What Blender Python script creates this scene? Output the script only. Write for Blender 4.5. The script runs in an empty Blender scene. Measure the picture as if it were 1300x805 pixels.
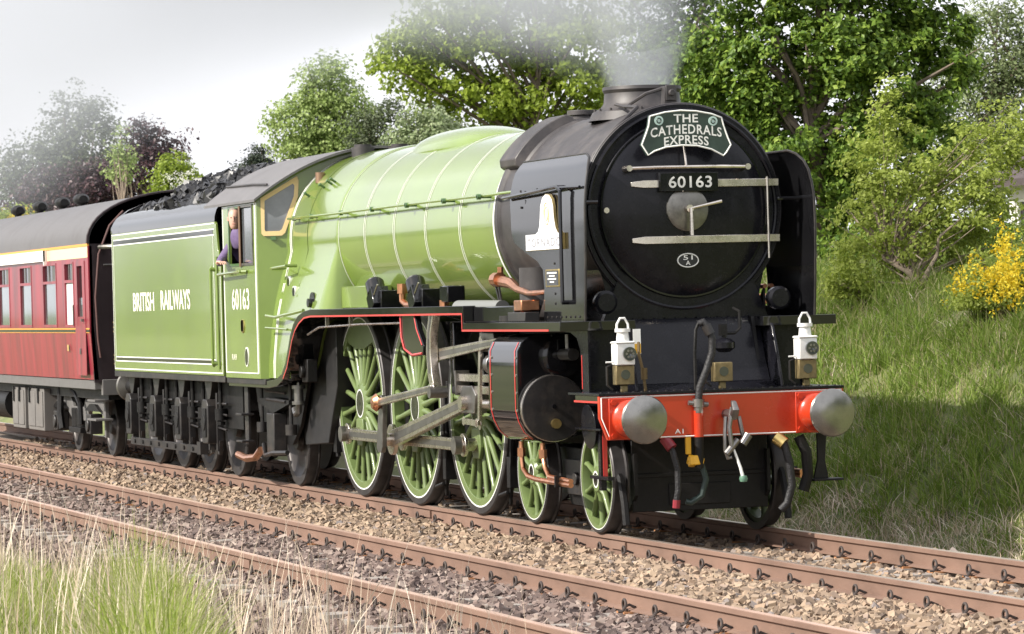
import bpy, bmesh, math, random
import numpy as np
from mathutils import Vector, Matrix

random.seed(7); rng = np.random.default_rng(7)
scene = bpy.context.scene
COL = scene.collection
R = math.radians

# ------------------------------------------------------------------ camera
# X runs along the track (train heads +X), Y across it (far side +Y), Z = 0 on the rail head
CAM = Vector((38.07399, -11.56806, 2.10907)); YAW, PIT, ROL, FPX = 2.84045, -0.00462, -0.02721, 4828.333
fw = Vector((math.cos(PIT)*math.cos(YAW), math.cos(PIT)*math.sin(YAW), math.sin(PIT)))
rt = fw.cross(Vector((0, 0, 1))).normalized(); up = rt.cross(fw)
rt, up = rt*math.cos(ROL)+up*math.sin(ROL), up*math.cos(ROL)-rt*math.sin(ROL)
cd = bpy.data.cameras.new('camera'); cam = bpy.data.objects.new('camera', cd); COL.objects.link(cam)
cd.sensor_width = 36; cd.lens = FPX/1300*36; cd.clip_start = 0.5; cd.clip_end = 6000
M = Matrix.Identity(4)
for i in range(3):
    M[i][0], M[i][1], M[i][2], M[i][3] = rt[i], up[i], -fw[i], CAM[i]
cam.matrix_world = M
cd.dof.use_dof = True; cd.dof.focus_distance = 34.5; cd.dof.aperture_fstop = 10
scene.camera = cam

# ------------------------------------------------------------------ sky, sun, exposure
SUN = Vector((0.11, -1.0, 0.73)).normalized()          # towards the sun
w = bpy.data.worlds.new('World'); scene.world = w; w.use_nodes = True
nt = w.node_tree; nt.nodes.clear()
wo = nt.nodes.new('ShaderNodeOutputWorld'); bg = nt.nodes.new('ShaderNodeBackground')
sky = nt.nodes.new('ShaderNodeTexSky'); sky.sky_type = 'NISHITA'; sky.sun_disc = False
sky.sun_elevation = math.asin(SUN.z); sky.sun_rotation = math.atan2(SUN.x, SUN.y)
sky.air_density = 1.0; sky.dust_density = 3.0; sky.ozone_density = 1.0
# thin bright overcast veil mixed into the clear sky
tc = nt.nodes.new('ShaderNodeTexCoord'); mp = nt.nodes.new('ShaderNodeMapping'); mp.inputs['Scale'].default_value = (1.5, 1.5, 4)
no = nt.nodes.new('ShaderNodeTexNoise'); no.inputs['Scale'].default_value = 2.2; no.inputs['Detail'].default_value = 6
rp = nt.nodes.new('ShaderNodeValToRGB'); rp.color_ramp.elements[0].position = .3; rp.color_ramp.elements[0].color = (.58, .58, .58, 1)
rp.color_ramp.elements[1].position = .7; rp.color_ramp.elements[1].color = (.86, .86, .86, 1)
mx = nt.nodes.new('ShaderNodeMix'); mx.data_type = 'RGBA'; mx.inputs['B'].default_value = (11.4, 11.4, 12.0, 1)
L = nt.links.new
L(tc.outputs['Generated'], mp.inputs['Vector']); L(mp.outputs['Vector'], no.inputs['Vector']); L(no.outputs['Fac'], rp.inputs['Fac'])
L(rp.outputs['Color'], mx.inputs['Factor']); L(sky.outputs['Color'], mx.inputs['A']); L(mx.outputs['Result'], bg.inputs['Color'])
bg.inputs['Strength'].default_value = 0.09; L(bg.outputs['Background'], wo.inputs['Surface'])
sd = bpy.data.lights.new('sun', 'SUN'); sun = bpy.data.objects.new('sun', sd); COL.objects.link(sun)
sd.energy = 5.0; sd.angle = R(0.53); sd.color = (1.0, .945, .86)
sun.rotation_euler = (-SUN).to_track_quat('-Z', 'Y').to_euler(); sun.location = (0, -40, 40)
scene.view_settings.view_transform = 'Standard'; scene.view_settings.look = 'None'
scene.view_settings.gamma = 1; scene.view_settings.use_curve_mapping = False
scene.view_settings.exposure = 0.58
scene.cycles.use_denoising = True
scene.cycles.max_bounces = 6; scene.cycles.transparent_max_bounces = 12; scene.cycles.volume_bounces = 1
scene.cycles.volume_step_rate = 1.0; scene.cycles.volume_max_steps = 160
scene.cycles.sample_clamp_indirect = 6

# ------------------------------------------------------------------ helpers
def at(px, py, Y):
    """point on the plane y=Y seen at a pixel of the 1300x805 photograph"""
    d = fw*FPX + rt*(px-650) - up*(py-402.5); t = (Y-CAM.y)/d.y
    return CAM + d*t
def atx(px, py, X):
    d = fw*FPX + rt*(px-650) - up*(py-402.5); t = (X-CAM.x)/d.x
    return CAM + d*t

def mat(name, col, rough=.5, metal=0., var=0., vscale=3., coat=0., dirt=None, dscale=1.5, damt=.5, bump=0., bscale=40., spec=.5, stretch=(1, 1, 1)):
    m = bpy.data.materials.new(name); m.use_nodes = True; t = m.node_tree; n = t.nodes; b = n['Principled BSDF']
    b.inputs['Base Color'].default_value = (*col, 1); b.inputs['Roughness'].default_value = rough; b.inputs['Metallic'].default_value = metal
    b.inputs['Coat Weight'].default_value = coat; b.inputs['Coat Roughness'].default_value = .06
    b.inputs['Specular IOR Level'].default_value = spec
    k = t.links.new
    if var or dirt or bump:
        tcn = n.new('ShaderNodeTexCoord'); mpn = n.new('ShaderNodeMapping'); mpn.inputs['Scale'].default_value = stretch
        k(tcn.outputs['Object'], mpn.inputs['Vector'])
    if var:
        nz = n.new('ShaderNodeTexNoise'); nz.inputs['Scale'].default_value = vscale; nz.inputs['Detail'].default_value = 8; nz.inputs['Roughness'].default_value = .65
        k(mpn.outputs['Vector'], nz.inputs['Vector'])
        cr = n.new('ShaderNodeValToRGB'); cr.color_ramp.elements[0].position = .3; cr.color_ramp.elements[1].position = .7
        cr.color_ramp.elements[0].color = (*[c*(1-var) for c in col], 1); cr.color_ramp.elements[1].color = (*[min(1, c*(1+var)) for c in col], 1)
        k(nz.outputs['Fac'], cr.inputs['Fac']); last = cr.outputs['Color']; k(last, b.inputs['Base Color'])
        rr = n.new('ShaderNodeMapRange'); rr.inputs['To Min'].default_value = rough*.8; rr.inputs['To Max'].default_value = min(1, rough*1.25)
        k(nz.outputs['Fac'], rr.inputs['Value']); k(rr.outputs['Result'], b.inputs['Roughness'])
    if dirt:
        nd = n.new('ShaderNodeTexNoise'); nd.inputs['Scale'].default_value = dscale; nd.inputs['Detail'].default_value = 10; nd.inputs['Roughness'].default_value = .7
        k(mpn.outputs['Vector'], nd.inputs['Vector'])
        dr = n.new('ShaderNodeValToRGB'); dr.color_ramp.elements[0].position = .48; dr.color_ramp.elements[1].position = .72
        dr.color_ramp.elements[1].color = (damt, damt, damt, 1); k(nd.outputs['Fac'], dr.inputs['Fac'])
        mm = n.new('ShaderNodeMix'); mm.data_type = 'RGBA'; mm.inputs['B'].default_value = (*dirt, 1)
        if var: k(last, mm.inputs['A'])
        else: mm.inputs['A'].default_value = (*col, 1)
        k(dr.outputs['Color'], mm.inputs['Factor']); k(mm.outputs['Result'], b.inputs['Base Color'])
    if bump:
        nb = n.new('ShaderNodeTexNoise'); nb.inputs['Scale'].default_value = bscale; nb.inputs['Detail'].default_value = 6
        k(mpn.outputs['Vector'], nb.inputs['Vector']); bp = n.new('ShaderNodeBump'); bp.inputs['Strength'].default_value = bump; bp.inputs['Distance'].default_value = .02
        k(nb.outputs['Fac'], bp.inputs['Height']); k(bp.outputs['Normal'], b.inputs['Normal'])
    return m

class MB:
    """collects shapes (world coordinates) into one mesh"""
    def __init__(s): s.v = []; s.f = []
    def add(s, vs, fs):
        o = len(s.v); s.v += [tuple(v) for v in vs]; s.f += [tuple(i+o for i in f) for f in fs]; return s
    def box(s, x0, x1, y0, y1, z0, z1):
        vs = [(x, y, z) for x in (x0, x1) for y in (y0, y1) for z in (z0, z1)]
        return s.add(vs, [(0, 1, 3, 2), (4, 6, 7, 5), (0, 4, 5, 1), (2, 3, 7, 6), (0, 2, 6, 4), (1, 5, 7, 3)])
    def cyl(s, p0, p1, r0, r1=None, n=20, caps=True):
        p0, p1 = Vector(p0), Vector(p1); r1 = r0 if r1 is None else r1; d = (p1-p0).normalized()
        a = Vector((0, 0, 1)) if abs(d.z) < .9 else Vector((1, 0, 0)); u = d.cross(a).normalized(); w_ = d.cross(u)
        vs = []
        for p, r in ((p0, r0), (p1, r1)):
            vs += [p+(u*math.cos(2*math.pi*i/n)+w_*math.sin(2*math.pi*i/n))*r for i in range(n)]
        fs = [(i, (i+1) % n, n+(i+1) % n, n+i) for i in range(n)]
        if caps: fs += [tuple(range(n-1, -1, -1)), tuple(range(n, 2*n))]
        return s.add(vs, fs)
    def tube(s, pts, r, n=8, caps=True):
        P = [Vector(p) for p in pts]; rs = r if isinstance(r, (list, tuple)) else [r]*len(P); vs = []; fs = []; u = None
        for i, p in enumerate(P):
            t = (P[min(i+1, len(P)-1)]-P[max(i-1, 0)]).normalized()
            if u is None:
                a = Vector((0, 0, 1)) if abs(t.z) < .9 else Vector((1, 0, 0)); u = t.cross(a).normalized()
            else: u = (u-t*u.dot(t)).normalized()
            w_ = t.cross(u)
            vs += [p+(u*math.cos(2*math.pi*k/n)+w_*math.sin(2*math.pi*k/n))*rs[i] for k in range(n)]
        for i in range(len(P)-1):
            fs += [(i*n+k, i*n+(k+1) % n, (i+1)*n+(k+1) % n, (i+1)*n+k) for k in range(n)]
        if caps: fs += [tuple(range(n-1, -1, -1)), tuple(range((len(P)-1)*n, len(P)*n))]
        return s.add(vs, fs)
    def prism(s, poly, axis, a0, a1):
        f = {'x': lambda a, p: (a, p[0], p[1]), 'y': lambda a, p: (p[0], a, p[1]), 'z': lambda a, p: (p[0], p[1], a)}[axis]
        n = len(poly); vs = [f(a0, p) for p in poly]+[f(a1, p) for p in poly]
        return s.add(vs, [tuple(range(n)), tuple(range(2*n-1, n-1, -1))]+[(i, n+i, n+(i+1) % n, (i+1) % n) for i in range(n)])
    def loft(s, rings, close=True, caps=True):
        n = len(rings[0]); vs = [v for r_ in rings for v in r_]; fs = []
        for i in range(len(rings)-1):
            for k in range(n if close else n-1):
                fs.append((i*n+k, i*n+(k+1) % n, (i+1)*n+(k+1) % n, (i+1)*n+k))
        if caps and close: fs += [tuple(range(n-1, -1, -1)), tuple(range((len(rings)-1)*n, len(rings)*n))]
        return s.add(vs, fs)
    def lathe(s, prof, c, axis='x', n=48, caps=True):
        """prof = [(a, r)] along the axis through c"""
        rings = []
        for a, r in prof:
            ring = []
            for i in range(n):
                t = 2*math.pi*i/n; u_, v_ = r*math.cos(t), r*math.sin(t)
                ring.append({'x': (c[0]+a, c[1]+u_, c[2]+v_), 'y': (c[0]+u_, c[1]+a, c[2]+v_), 'z': (c[0]+u_, c[1]+v_, c[2]+a)}[axis])
            rings.append(ring)
        return s.loft(rings, True, caps)
    def strip(s, line, h, y0, y1):
        """a band of height h hanging under an X-Z polyline, from y0 to y1"""
        n = len(line); top = []; bot = []
        for i in range(n):
            a = Vector(line[max(i-1, 0)]); b = Vector(line[min(i+1, n-1)]); t = (b-a).normalized(); nn = Vector((t.y, -t.x))
            if nn.y > 0: nn = -nn
            top.append(Vector(line[i])); bot.append(Vector(line[i])+nn*h)
        rings = [[(a.x, y0, a.y), (a.x, y1, a.y), (b.x, y1, b.y), (b.x, y0, b.y)] for a, b in zip(top, bot)]
        return s.loft(rings)
    def plate(s, u0, u1, v0, v1, holes, f0, f1):
        """rectangle with rectangular holes; f0/f1 map (u, v) to the two faces"""
        us = sorted({u0, u1, *[h[0] for h in holes], *[h[1] for h in holes]}); vs_ = sorted({v0, v1, *[h[2] for h in holes], *[h[3] for h in holes]})
        solid = lambda i, j: 0 <= i < len(us)-1 and 0 <= j < len(vs_)-1 and not any(h[0] <= us[i] and us[i+1] <= h[1] and h[2] <= vs_[j] and vs_[j+1] <= h[3] for h in holes)
        nv = len(vs_); idx = lambda i, j, k: k*len(us)*nv+i*nv+j
        V = [f0(u, v) for u in us for v in vs_]+[f1(u, v) for u in us for v in vs_]; F = []
        for i in range(len(us)-1):
            for j in range(nv-1):
                if not solid(i, j): continue
                F.append((idx(i, j, 0), idx(i+1, j, 0), idx(i+1, j+1, 0), idx(i, j+1, 0))); F.append((idx(i, j+1, 1), idx(i+1, j+1, 1), idx(i+1, j, 1), idx(i, j, 1)))
                for (a, b, di, dj) in (((i, j), (i+1, j), 0, -1), ((i+1, j), (i+1, j+1), 1, 0), ((i+1, j+1), (i, j+1), 0, 1), ((i, j+1), (i, j), -1, 0)):
                    if not solid(i+di, j+dj): F.append((idx(*a, 0), idx(*b, 0), idx(*b, 1), idx(*a, 1)))
        return s.add(V, F)
    def rot(s, c, axis, ang):
        Mx = Matrix.Translation(c) @ Matrix.Rotation(ang, 4, axis) @ Matrix.Translation(-Vector(c)); s.v = [tuple(Mx @ Vector(v)) for v in s.v]; return s
    def mirror(s):
        m = MB(); m.v = [(x, -y, z) for x, y, z in s.v]; m.f = [tuple(reversed(f)) for f in s.f]; return m
    def mesh(s, name, material, origin=(0, 0, 0), sharp=35, smooth=True):
        me = bpy.data.meshes.new(name); ox, oy, oz = origin
        me.from_pydata([(x-ox, y-oy, z-oz) for x, y, z in s.v], [], s.f)
        b = bmesh.new(); b.from_mesh(me); bmesh.ops.remove_doubles(b, verts=b.verts, dist=1e-5); bmesh.ops.recalc_face_normals(b, faces=b.faces); b.to_mesh(me); b.free()
        if smooth: me.shade_smooth(); me.set_sharp_from_angle(angle=R(sharp))
        me.materials.append(material); return me

WL = {}                                                   # world origin of every parent
def empty(name, loc, label=None, cat=None, group=None, kind=None):
    o = bpy.data.objects.new(name, None); COL.objects.link(o); o.location = loc; o.empty_display_size = .3; WL[o] = Vector(loc); tag(o, label, cat, group, kind); return o
def tag(o, label=None, cat=None, group=None, kind=None):
    for k, v in (('label', label), ('category', cat), ('group', group), ('kind', kind)):
        if v: o[k] = v
    return o
def part(name, src, material, parent=None, loc=None, bevel=0, sharp=35, smooth=True, label=None):
    """src: MB (world coordinates) or a shared mesh placed at loc"""
    base = WL[parent] if parent else Vector((0, 0, 0))
    if isinstance(src, MB):
        org = Vector(loc) if loc is not None else base; me = src.mesh(name, material, org, sharp, smooth)
    else: me = src; org = Vector(loc)
    o = bpy.data.objects.new(name, me); COL.objects.link(o); o.parent = parent; o.location = org-base; WL[o] = org
    if bevel:
        bm_ = o.modifiers.new('bevel', 'BEVEL'); bm_.width = bevel; bm_.segments = 2; bm_.limit_method = 'ANGLE'; bm_.angle_limit = R(40)
    if label: o['label'] = label
    return o
def both(f):
    """f(s) for the near (-1) and the far (+1) side"""
    f(-1); f(1)

def glyphs(body, bold=0., space=1., ext=0.):
    c = bpy.data.curves.new('t', 'FONT'); c.body = body; c.size = 1; c.offset = bold; c.space_character = space; c.resolution_u = 3; c.fill_mode = 'FRONT'
    o = bpy.data.objects.new('t', c); COL.objects.link(o); dg = bpy.context.evaluated_depsgraph_get()
    me = bpy.data.meshes.new_from_object(o.evaluated_get(dg)); v = [tuple(x.co) for x in me.vertices]; f = [tuple(p.vertices) for p in me.polygons]
    bpy.data.objects.remove(o); bpy.data.curves.remove(c); bpy.data.meshes.remove(me); return v, f
def text(body, face, u0, u1, v0, v1, pos, bold=.0, space=1.05, bend=0., thick=.004):
    """lettering filling u0..u1 x v0..v1; face 'side' = u is X on the plane y=pos seen from -Y, 'front' = u is Y on x=pos seen from +X"""
    v, f = glyphs(body, bold, space); xs = [p[0] for p in v]; ys = [p[1] for p in v]
    ax, bx, ay, by = min(xs), max(xs), min(ys), max(ys); out = []
    for p in v:
        u = u0+(p[0]-ax)/(bx-ax)*(u1-u0); q = v0+(p[1]-ay)/(by-ay)*(v1-v0); t = (u-(u0+u1)/2)/((u1-u0)/2); q -= bend*t*t
        out.append((u, pos, q) if face == 'side' else (pos, u, q))
    m = MB(); n = len(out); back = [(x, y+thick, z) if face == 'side' else (x-thick, y, z) for x, y, z in out]
    m.add(out, f)
    return m
# ------------------------------------------------------------------ materials
WGREEN = mat('wheel_green_paint', (.128, .178, .06), .38, coat=.15, var=.12, vscale=5, dirt=(.09, .10, .05), dscale=4, damt=.5)
GREEN = mat('apple_green_paint', (.165, .235, .05), .2, coat=.7, var=.08, vscale=2, dirt=(.14, .17, .075), dscale=1.1, damt=.55, bump=.035, bscale=2.2)
DGREEN = mat('dark_green_paint', (.07, .14, .05), .35, coat=.3, var=.1)
BLACK = mat('gloss_black_paint', (.007, .007, .008), .07, coat=.3, var=.25, vscale=4)
FBLACK = mat('front_black_paint', (.007, .007, .010), .26, coat=.1, var=.3, vscale=6, dirt=(.025, .023, .022), dscale=3, damt=.35, spec=.22)
SOOT = mat('sooty_smokebox_black', (.038, .034, .035), .48, var=.25, vscale=5, dirt=(.11, .095, .085), dscale=2.5, damt=.5)
UNDER = mat('grimy_underframe', (.006, .0055, .0055), .5, var=.4, vscale=7, spec=.3, dirt=(.03, .025, .021), dscale=4, damt=.35, bump=.15)
GRIME = mat('grey_grime', (.016, .0145, .0145), .42, var=.4, vscale=8, dirt=(.075, .06, .048), dscale=5, damt=.5)
WHITE = mat('white_lining', (.78, .78, .74), .4)
CREAMT = mat('cream_lettering', (.82, .78, .66), .4, var=.05)
REDL = mat('red_lining', (.5, .035, .03), .35, coat=.3)
RED = mat('buffer_beam_red', (.46, .038, .012), .26, coat=.4, var=.12, dirt=(.3, .03, .02), dscale=3, damt=.4)
STEEL = mat('bright_steel', (.72, .66, .59), .27, 1., var=.2, vscale=9, dirt=(.2, .17, .14), dscale=6, damt=.4)
DSTEEL = mat('oily_steel', (.22, .21, .2), .34, .9, var=.3, vscale=9)
TYRE = mat('tyre_steel', (.06, .056, .056), .42, .6, var=.3, vscale=8, dirt=(.06, .045, .035), damt=.5)
BUFST = mat('worn_buffer_steel', (.23, .22, .2), .33, .8, var=.3, vscale=5, dirt=(.035, .035, .033), dscale=3.2, damt=.85)
BUFH = mat('polished_buffer_face', (.3, .29, .27), .2, .9, var=.12, vscale=4, dirt=(.1, .095, .09), dscale=2.5, damt=.6)
COPPER = mat('copper_pipe', (.62, .3, .17), .32, 1., var=.25, vscale=12)
BRASS = mat('brass', (.55, .42, .17), .35, 1., var=.2, vscale=12)
TAN = mat('tan_window_frame', (.68, .5, .25), .4, var=.12)
GLASS = mat('cab_glass', (.1, .11, .12), .1, coat=.8, var=.15, vscale=1.5, dirt=(.24, .25, .27), dscale=1, damt=.6)
RUBBER = mat('rubber_hose', (.011, .0105, .0115), .55, var=.3, bump=.4, bscale=60)
LAMPW = mat('white_lamp_paint', (.74, .74, .72), .4, coat=.1, var=.06, vscale=14, dirt=(.42, .4, .36), dscale=9, damt=.5)
LENS = mat('lamp_lens', (.04, .045, .045), .12, coat=.9)
YEL = mat('yellow_valve', (.7, .38, .02), .45)
PLATEW = mat('nameplate_glare_white', (.82, .82, .84), .3, coat=.3, var=.04)  # polished brass plate, its glaring reflection painted in as white
HBG = mat('headboard_green', (.03, .052, .04), .4, var=.2, vscale=8)
MAROON = mat('coach_maroon', (.27, .026, .042), .3, coat=.15, var=.22, vscale=2.5, dirt=(.05, .022, .028), dscale=1.0, damt=.9, stretch=(2.6, 1, .25))
PLUM = mat('coach_end_black', (.025, .016, .018), .4, var=.3)
ROOFG = mat('coach_roof_grey', (.115, .112, .115), .6, var=.12, vscale=3, dirt=(.07, .065, .065), damt=.5)
SOLEB = mat('solebar_grey', (.13, .125, .12), .5, var=.3, dirt=(.06, .05, .05), dscale=3, damt=.8)
BOXG = mat('battery_box_grey', (.15, .14, .13), .6, var=.2, dirt=(.1, .085, .07), damt=.6)
CREAM = mat('cream_band', (.8, .68, .35), .35, coat=.3)
WSTRIP = mat('white_board', (.82, .8, .74), .45, var=.05)
ORANGE = mat('orange_lining', (.72, .32, .05), .4)
GOLD = mat('gold_lettering', (.45, .33, .1), .4)
COACHGL = mat('coach_glass', (.05, .075, .075), .07, coat=.9, var=.3, vscale=2, dirt=(.16, .24, .22), dscale=1.6, damt=.6)
FROST = mat('frosted_glass', (.62, .68, .66), .5)
DARKGL = mat('dark_interior_glass', (.015, .012, .014), .12, coat=.5)
COAL = mat('coal', (.02, .02, .022), .38, var=.4, vscale=12)
PAD = mat('nameplate_letter_grey', (.25, .25, .27), .4)

# ------------------------------------------------------------------ LOCOMOTIVE
loco = empty('steam_locomotive', (0, 0, 0), 'apple green express steam locomotive with black smokebox and red buffer beam', 'locomotive')

# --- wheels
FARW = mat('shaded_grimy_green_wheel', (.045, .065, .025), .5, var=.3, dirt=(.03, .028, .025), dscale=3, damt=.7)  # grimy green, darkened further: the far-side shadow is put into the colour
def wheel_meshes(r, nsp, spw, hub, capr, tag_):
    tyre = MB().lathe([(-.07, r*.93), (-.07, r-.012), (-.06, r), (.04, r+.006), (.05, r+.03), (.068, r+.028), (.07, r*.93), (-.07, r*.93)], (0, 0, 0), 'y', 72, False).mesh(tag_+'tyre', TYRE)
    rim = MB().lathe([(-.062, r*.845), (-.066, r*.85), (-.066, r*.932), (.05, r*.932), (.05, r*.845), (-.062, r*.845)], (0, 0, 0), 'y', 72, False)
    rim.lathe([(-.075, .001), (-.075, hub*.82), (-.05, hub), (.06, hub), (.06, .001)], (0, 0, 0), 'y', 32, False)
    rim = rim.mesh(tag_+'rim', WGREEN)
    lin = MB().lathe([(-.069, r*.915), (-.069, r*.93)], (0, 0, 0), 'y', 72, False).lathe([(-.0775, capr), (-.0775, capr+.016)], (0, 0, 0), 'y', 32, False).mesh(tag_+'lining', WHITE)
    cap = MB().lathe([(-.076, .001), (-.079, .03), (-.079, capr)], (0, 0, 0), 'y', 32, False).mesh(tag_+'cap', BLACK)
    sps = []
    for i in range(nsp):
        a = 2*math.pi*(i+.5)/nsp; rings = []
        for rr, wd, th in ((hub*.9, spw*1.25, .05), (hub*1.3, spw, .036), (r*.78, spw*.8, .028), (r*.88, spw*1.3, .04)):
            ring = []
            for k in range(8):
                t = 2*math.pi*k/8; ring.append((rr*math.cos(a)-math.sin(a)*wd*math.cos(t), -.02+th*math.sin(t), rr*math.sin(a)+math.cos(a)*wd*math.cos(t)))
            rings.append(ring)
        sps.append(MB().loft(rings).mesh(tag_+'spoke', WGREEN, sharp=60))
    return tyre, rim, lin, cap, sps
def flip(me):
    m = me.copy()
    for v in m.vertices: v.co.y = -v.co.y
    m.flip_normals(); return m
def put_wheels(root, name, meshes, xs, r, y=.75, extra=None):
    tyre, rim, lin, cap, sps = meshes
    for s in (-1, 1):
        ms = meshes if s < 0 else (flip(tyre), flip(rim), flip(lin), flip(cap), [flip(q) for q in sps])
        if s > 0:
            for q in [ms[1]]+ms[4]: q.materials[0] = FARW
        for x in xs:
            wh = part(name, ms[1], None, root, (x, s*y, r))
            part('tyre', ms[0], None, wh, (x, s*y, r)); part('rim_lining', ms[2], None, wh, (x, s*y, r)); part('hub_cap', ms[3], None, wh, (x, s*y, r))
            for q in ms[4]: part('spoke', q, None, wh, (x, s*y, r))
            if extra: extra(wh, s, x)
DRX = (-2.21, 0, 2.21); ZR = .69
bw_pts = [(.86*math.cos(t), .86*math.sin(t)) for t in [R(52+i*76/14) for i in range(15)]]
bw_pts += [(bw_pts[-1][0]*.9, .66), (-.2, .6), (.2, .6), (bw_pts[0][0]*.9, .66)]
bw_mesh = {}
for s in (-1, 1): bw_mesh[s] = MB().prism(bw_pts, 'y', s*.064, -s*.03).mesh('balance_weight', WGREEN)
put_wheels(loco, 'driving_wheel', wheel_meshes(1.016, 20, .034, .24, .14, 'driving_'), DRX, 1.016, extra=lambda wh, s, x: part('balance_weight', bw_mesh[s], None, wh, (x, s*.75, 1.016)))
put_wheels(loco, 'bogie_wheel', wheel_meshes(.483, 10, .026, .13, .06, 'bogie_'), (3.97, 5.876), .483)
def plain_wheel(r, m):
    t = MB().lathe([(-.068, .001), (-.085, .05), (-.085, .13), (-.03, .16), (-.015, r*.6), (-.05, r*.8), (-.068, r*.83), (-.07, r-.012), (-.055, r), (.04, r+.006), (.05, r+.028), (.07, r+.02), (.07, r*.8), (.07, .001)], (0, 0, 0), 'y', 56, False)
    return t.mesh('plain_wheel', m)
pw = plain_wheel(.559, TYRE); pwf = flip(pw)
for s in (-1, 1): part('trailing_wheel', pw if s < 0 else pwf, None, loco, (-5.12, s*.75, .559))
for x, r in [(x, 1.016) for x in DRX]+[(3.97, .483), (5.876, .483), (-5.12, .559)]:
    part('axle', MB().cyl((x, -.68, r), (x, .68, r), .09 if r > 1 else .07, n=16), UNDER, loco)

# --- frames, ashpan, bogie
for s in (-1, 1):
    part('main_frame', MB().prism([(-6.6, .95), (-5.9, .8), (-4.2, .95), (-3.3, .62), (3.1, .62), (3.6, 1.0), (6.88, 1.0), (6.88, 1.25), (6.4, 1.28), (6.2, 1.9), (-6.6, 1.9)], 'y', s*.6, s*.57), UNDER, loco)
ASH = mat('ashpan_black', (.009, .0085, .009), .55, var=.4, vscale=5, dirt=(.03, .026, .024), dscale=3, damt=.4)
part('ashpan', MB().prism([(-4.75, 1.9), (-2.9, 1.9), (-2.9, 1.2), (-3.35, .55), (-4.4, .5), (-4.6, .95)], 'y', -.9, .9), ASH, loco, bevel=.01)
part('frame_stretcher', MB().box(-2.8, 5.6, -.56, .56, .8, 1.85), UNDER, loco)
part('bogie_frame', MB().box(3.55, 6.32, -.56, .56, .3, .72), UNDER, loco, bevel=.01)
part('bogie_front_plate', MB().box(6.3, 6.33, -.64, .64, .2, .86).box(6.33, 6.345, -.62, .62, .5, .54).box(6.33, 6.345, -.3, .28, .25, .44), UNDER, loco, bevel=.006)
for s in (-1, 1):
    part('bogie_side_frame', MB().prism([(3.4, .72), (6.4, .72), (6.4, .35), (6.2, .2), (4.6, .2), (4.5, .3), (3.4, .3)], 'y', s*.61, s*.64), UNDER, loco)
    part('bogie_hanger', MB().prism([(4.55, .62), (5.3, .62), (5.2, .3), (4.66, .3)], 'y', s*.66, s*.69).cyl((4.93, s*.69, .45), (4.93, s*.72, .45), .06, n=12), GRIME, loco, bevel=.004)
    part('guard_iron', MB().tube([(6.2, s*.76, .62), (6.38, s*.76, .5), (6.46, s*.76, .3), (6.5, s*.76, .1)], .035, 6), UNDER, loco)
    part('trailing_frame', MB().prism([(-6.5, 1.22), (-3.9, 1.22), (-4.3, .72), (-4.7, .5), (-5.6, .5), (-6.3, .8)], 'y', s*.98, s*.94), UNDER, loco)
    part('trailing_axlebox', MB().box(-5.3, -4.95, s*1.14, s*.98, .36, .86), GRIME, loco, bevel=.012)
    part('trailing_spring', MB().prism([(-5.9, .98), (-5.12, .86), (-4.35, .98), (-4.35, 1.02), (-5.12, 1.04), (-5.9, 1.02)], 'y', s*1.1, s*1.0), UNDER, loco)
    for x in (-4.42, -5.84): part('spring_hanger', MB().cyl((x, s*1.06, .62), (x, s*1.06, 1.22), .022, n=8).cyl((x, s*1.06, .62), (x, s*1.06, .74), .07, n=12), GRIME, loco)
    part('injector', MB().cyl((-3.95, s*1.08, 1.0), (-3.95, s*1.08, 1.2), .055, n=12).cyl((-3.95, s*1.08, 1.2), (-3.95, s*1.08, 1.36), .02, n=8).cyl((-3.95, s*1.08, .98), (-3.95, s*1.08, 1.02), .08, n=12).cyl((-3.95, s*1.08, 1.16), (-3.95, s*1.08, 1.2), .08, n=12).tube([(-3.95, s*1.08, 1.0), (-3.97, s*1.08, .9), (-4.08, s*1.08, .87), (-4.14, s*1.08, .93)], .04, 8), DSTEEL, loco)
    part('footstep', MB().box(-6.14, -5.96, s*1.2, s*1.17, .5, 1.22).box(-6.2, -5.9, s*1.3, s*1.14, .5, .525).box(-6.2, -5.9, s*1.3, s*1.14, .82, .845), GRIME, loco, bevel=.004)
    part('sludge_cock', MB().box(-3.62, -3.36, s*1.12, s*1.0, 1.24, 1.5).cyl((-3.5, s*1.12, 1.36), (-3.5, s*1.17, 1.36), .07, n=12), UNDER, loco, bevel=.01)
    part('water_pipe', MB().tube([(-4.4, s*1.12, .42), (-5.0, s*1.14, .4), (-5.4, s*1.14, .36), (-5.45, s*1.14, .5)], .028, 8).tube([(-4.5, s*1.1, 1.0), (-5.4, s*1.1, 1.02)], .02, 6).tube([(-4.5, s*1.1, 1.1), (-5.5, s*1.1, 1.12)], .016, 6), GRIME, loco)
    part('brake_hanger', MB().tube([(-3.2, s*.8, 1.25), (-3.33, s*.8, .8), (-3.3, s*.8, .4)], .03, 6).box(-3.36, -3.22, s*.84, s*.72, .45, .8), UNDER, loco)
    for x in (1.08, 3.28):
        part('sand_pipe', MB().tube([(x-.05, s*.8, 1.2), (x, s*.8, .8), (x-.05, s*.8, .4), (x-.14, s*.78, .14)], .02, 6), UNDER, loco)
        part('brake_block', MB().box(x-.12, x-.02, s*.82, s*.7, .3, .6).tube([(x-.1, s*.76, .6), (x-.06, s*.76, 1.3)], .025, 6).tube([(x-.05, s*.84, .26), (x-.3, s*.84, .22)], .022, 6), UNDER, loco, bevel=.006)
part('feed_pipe', MB().tube([(-6.7, -1.16, .33), (-6.2, -1.18, .3), (-5.7, -1.18, .33), (-5.45, -1.18, .42)], .045, 10), COPPER, loco)

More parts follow.
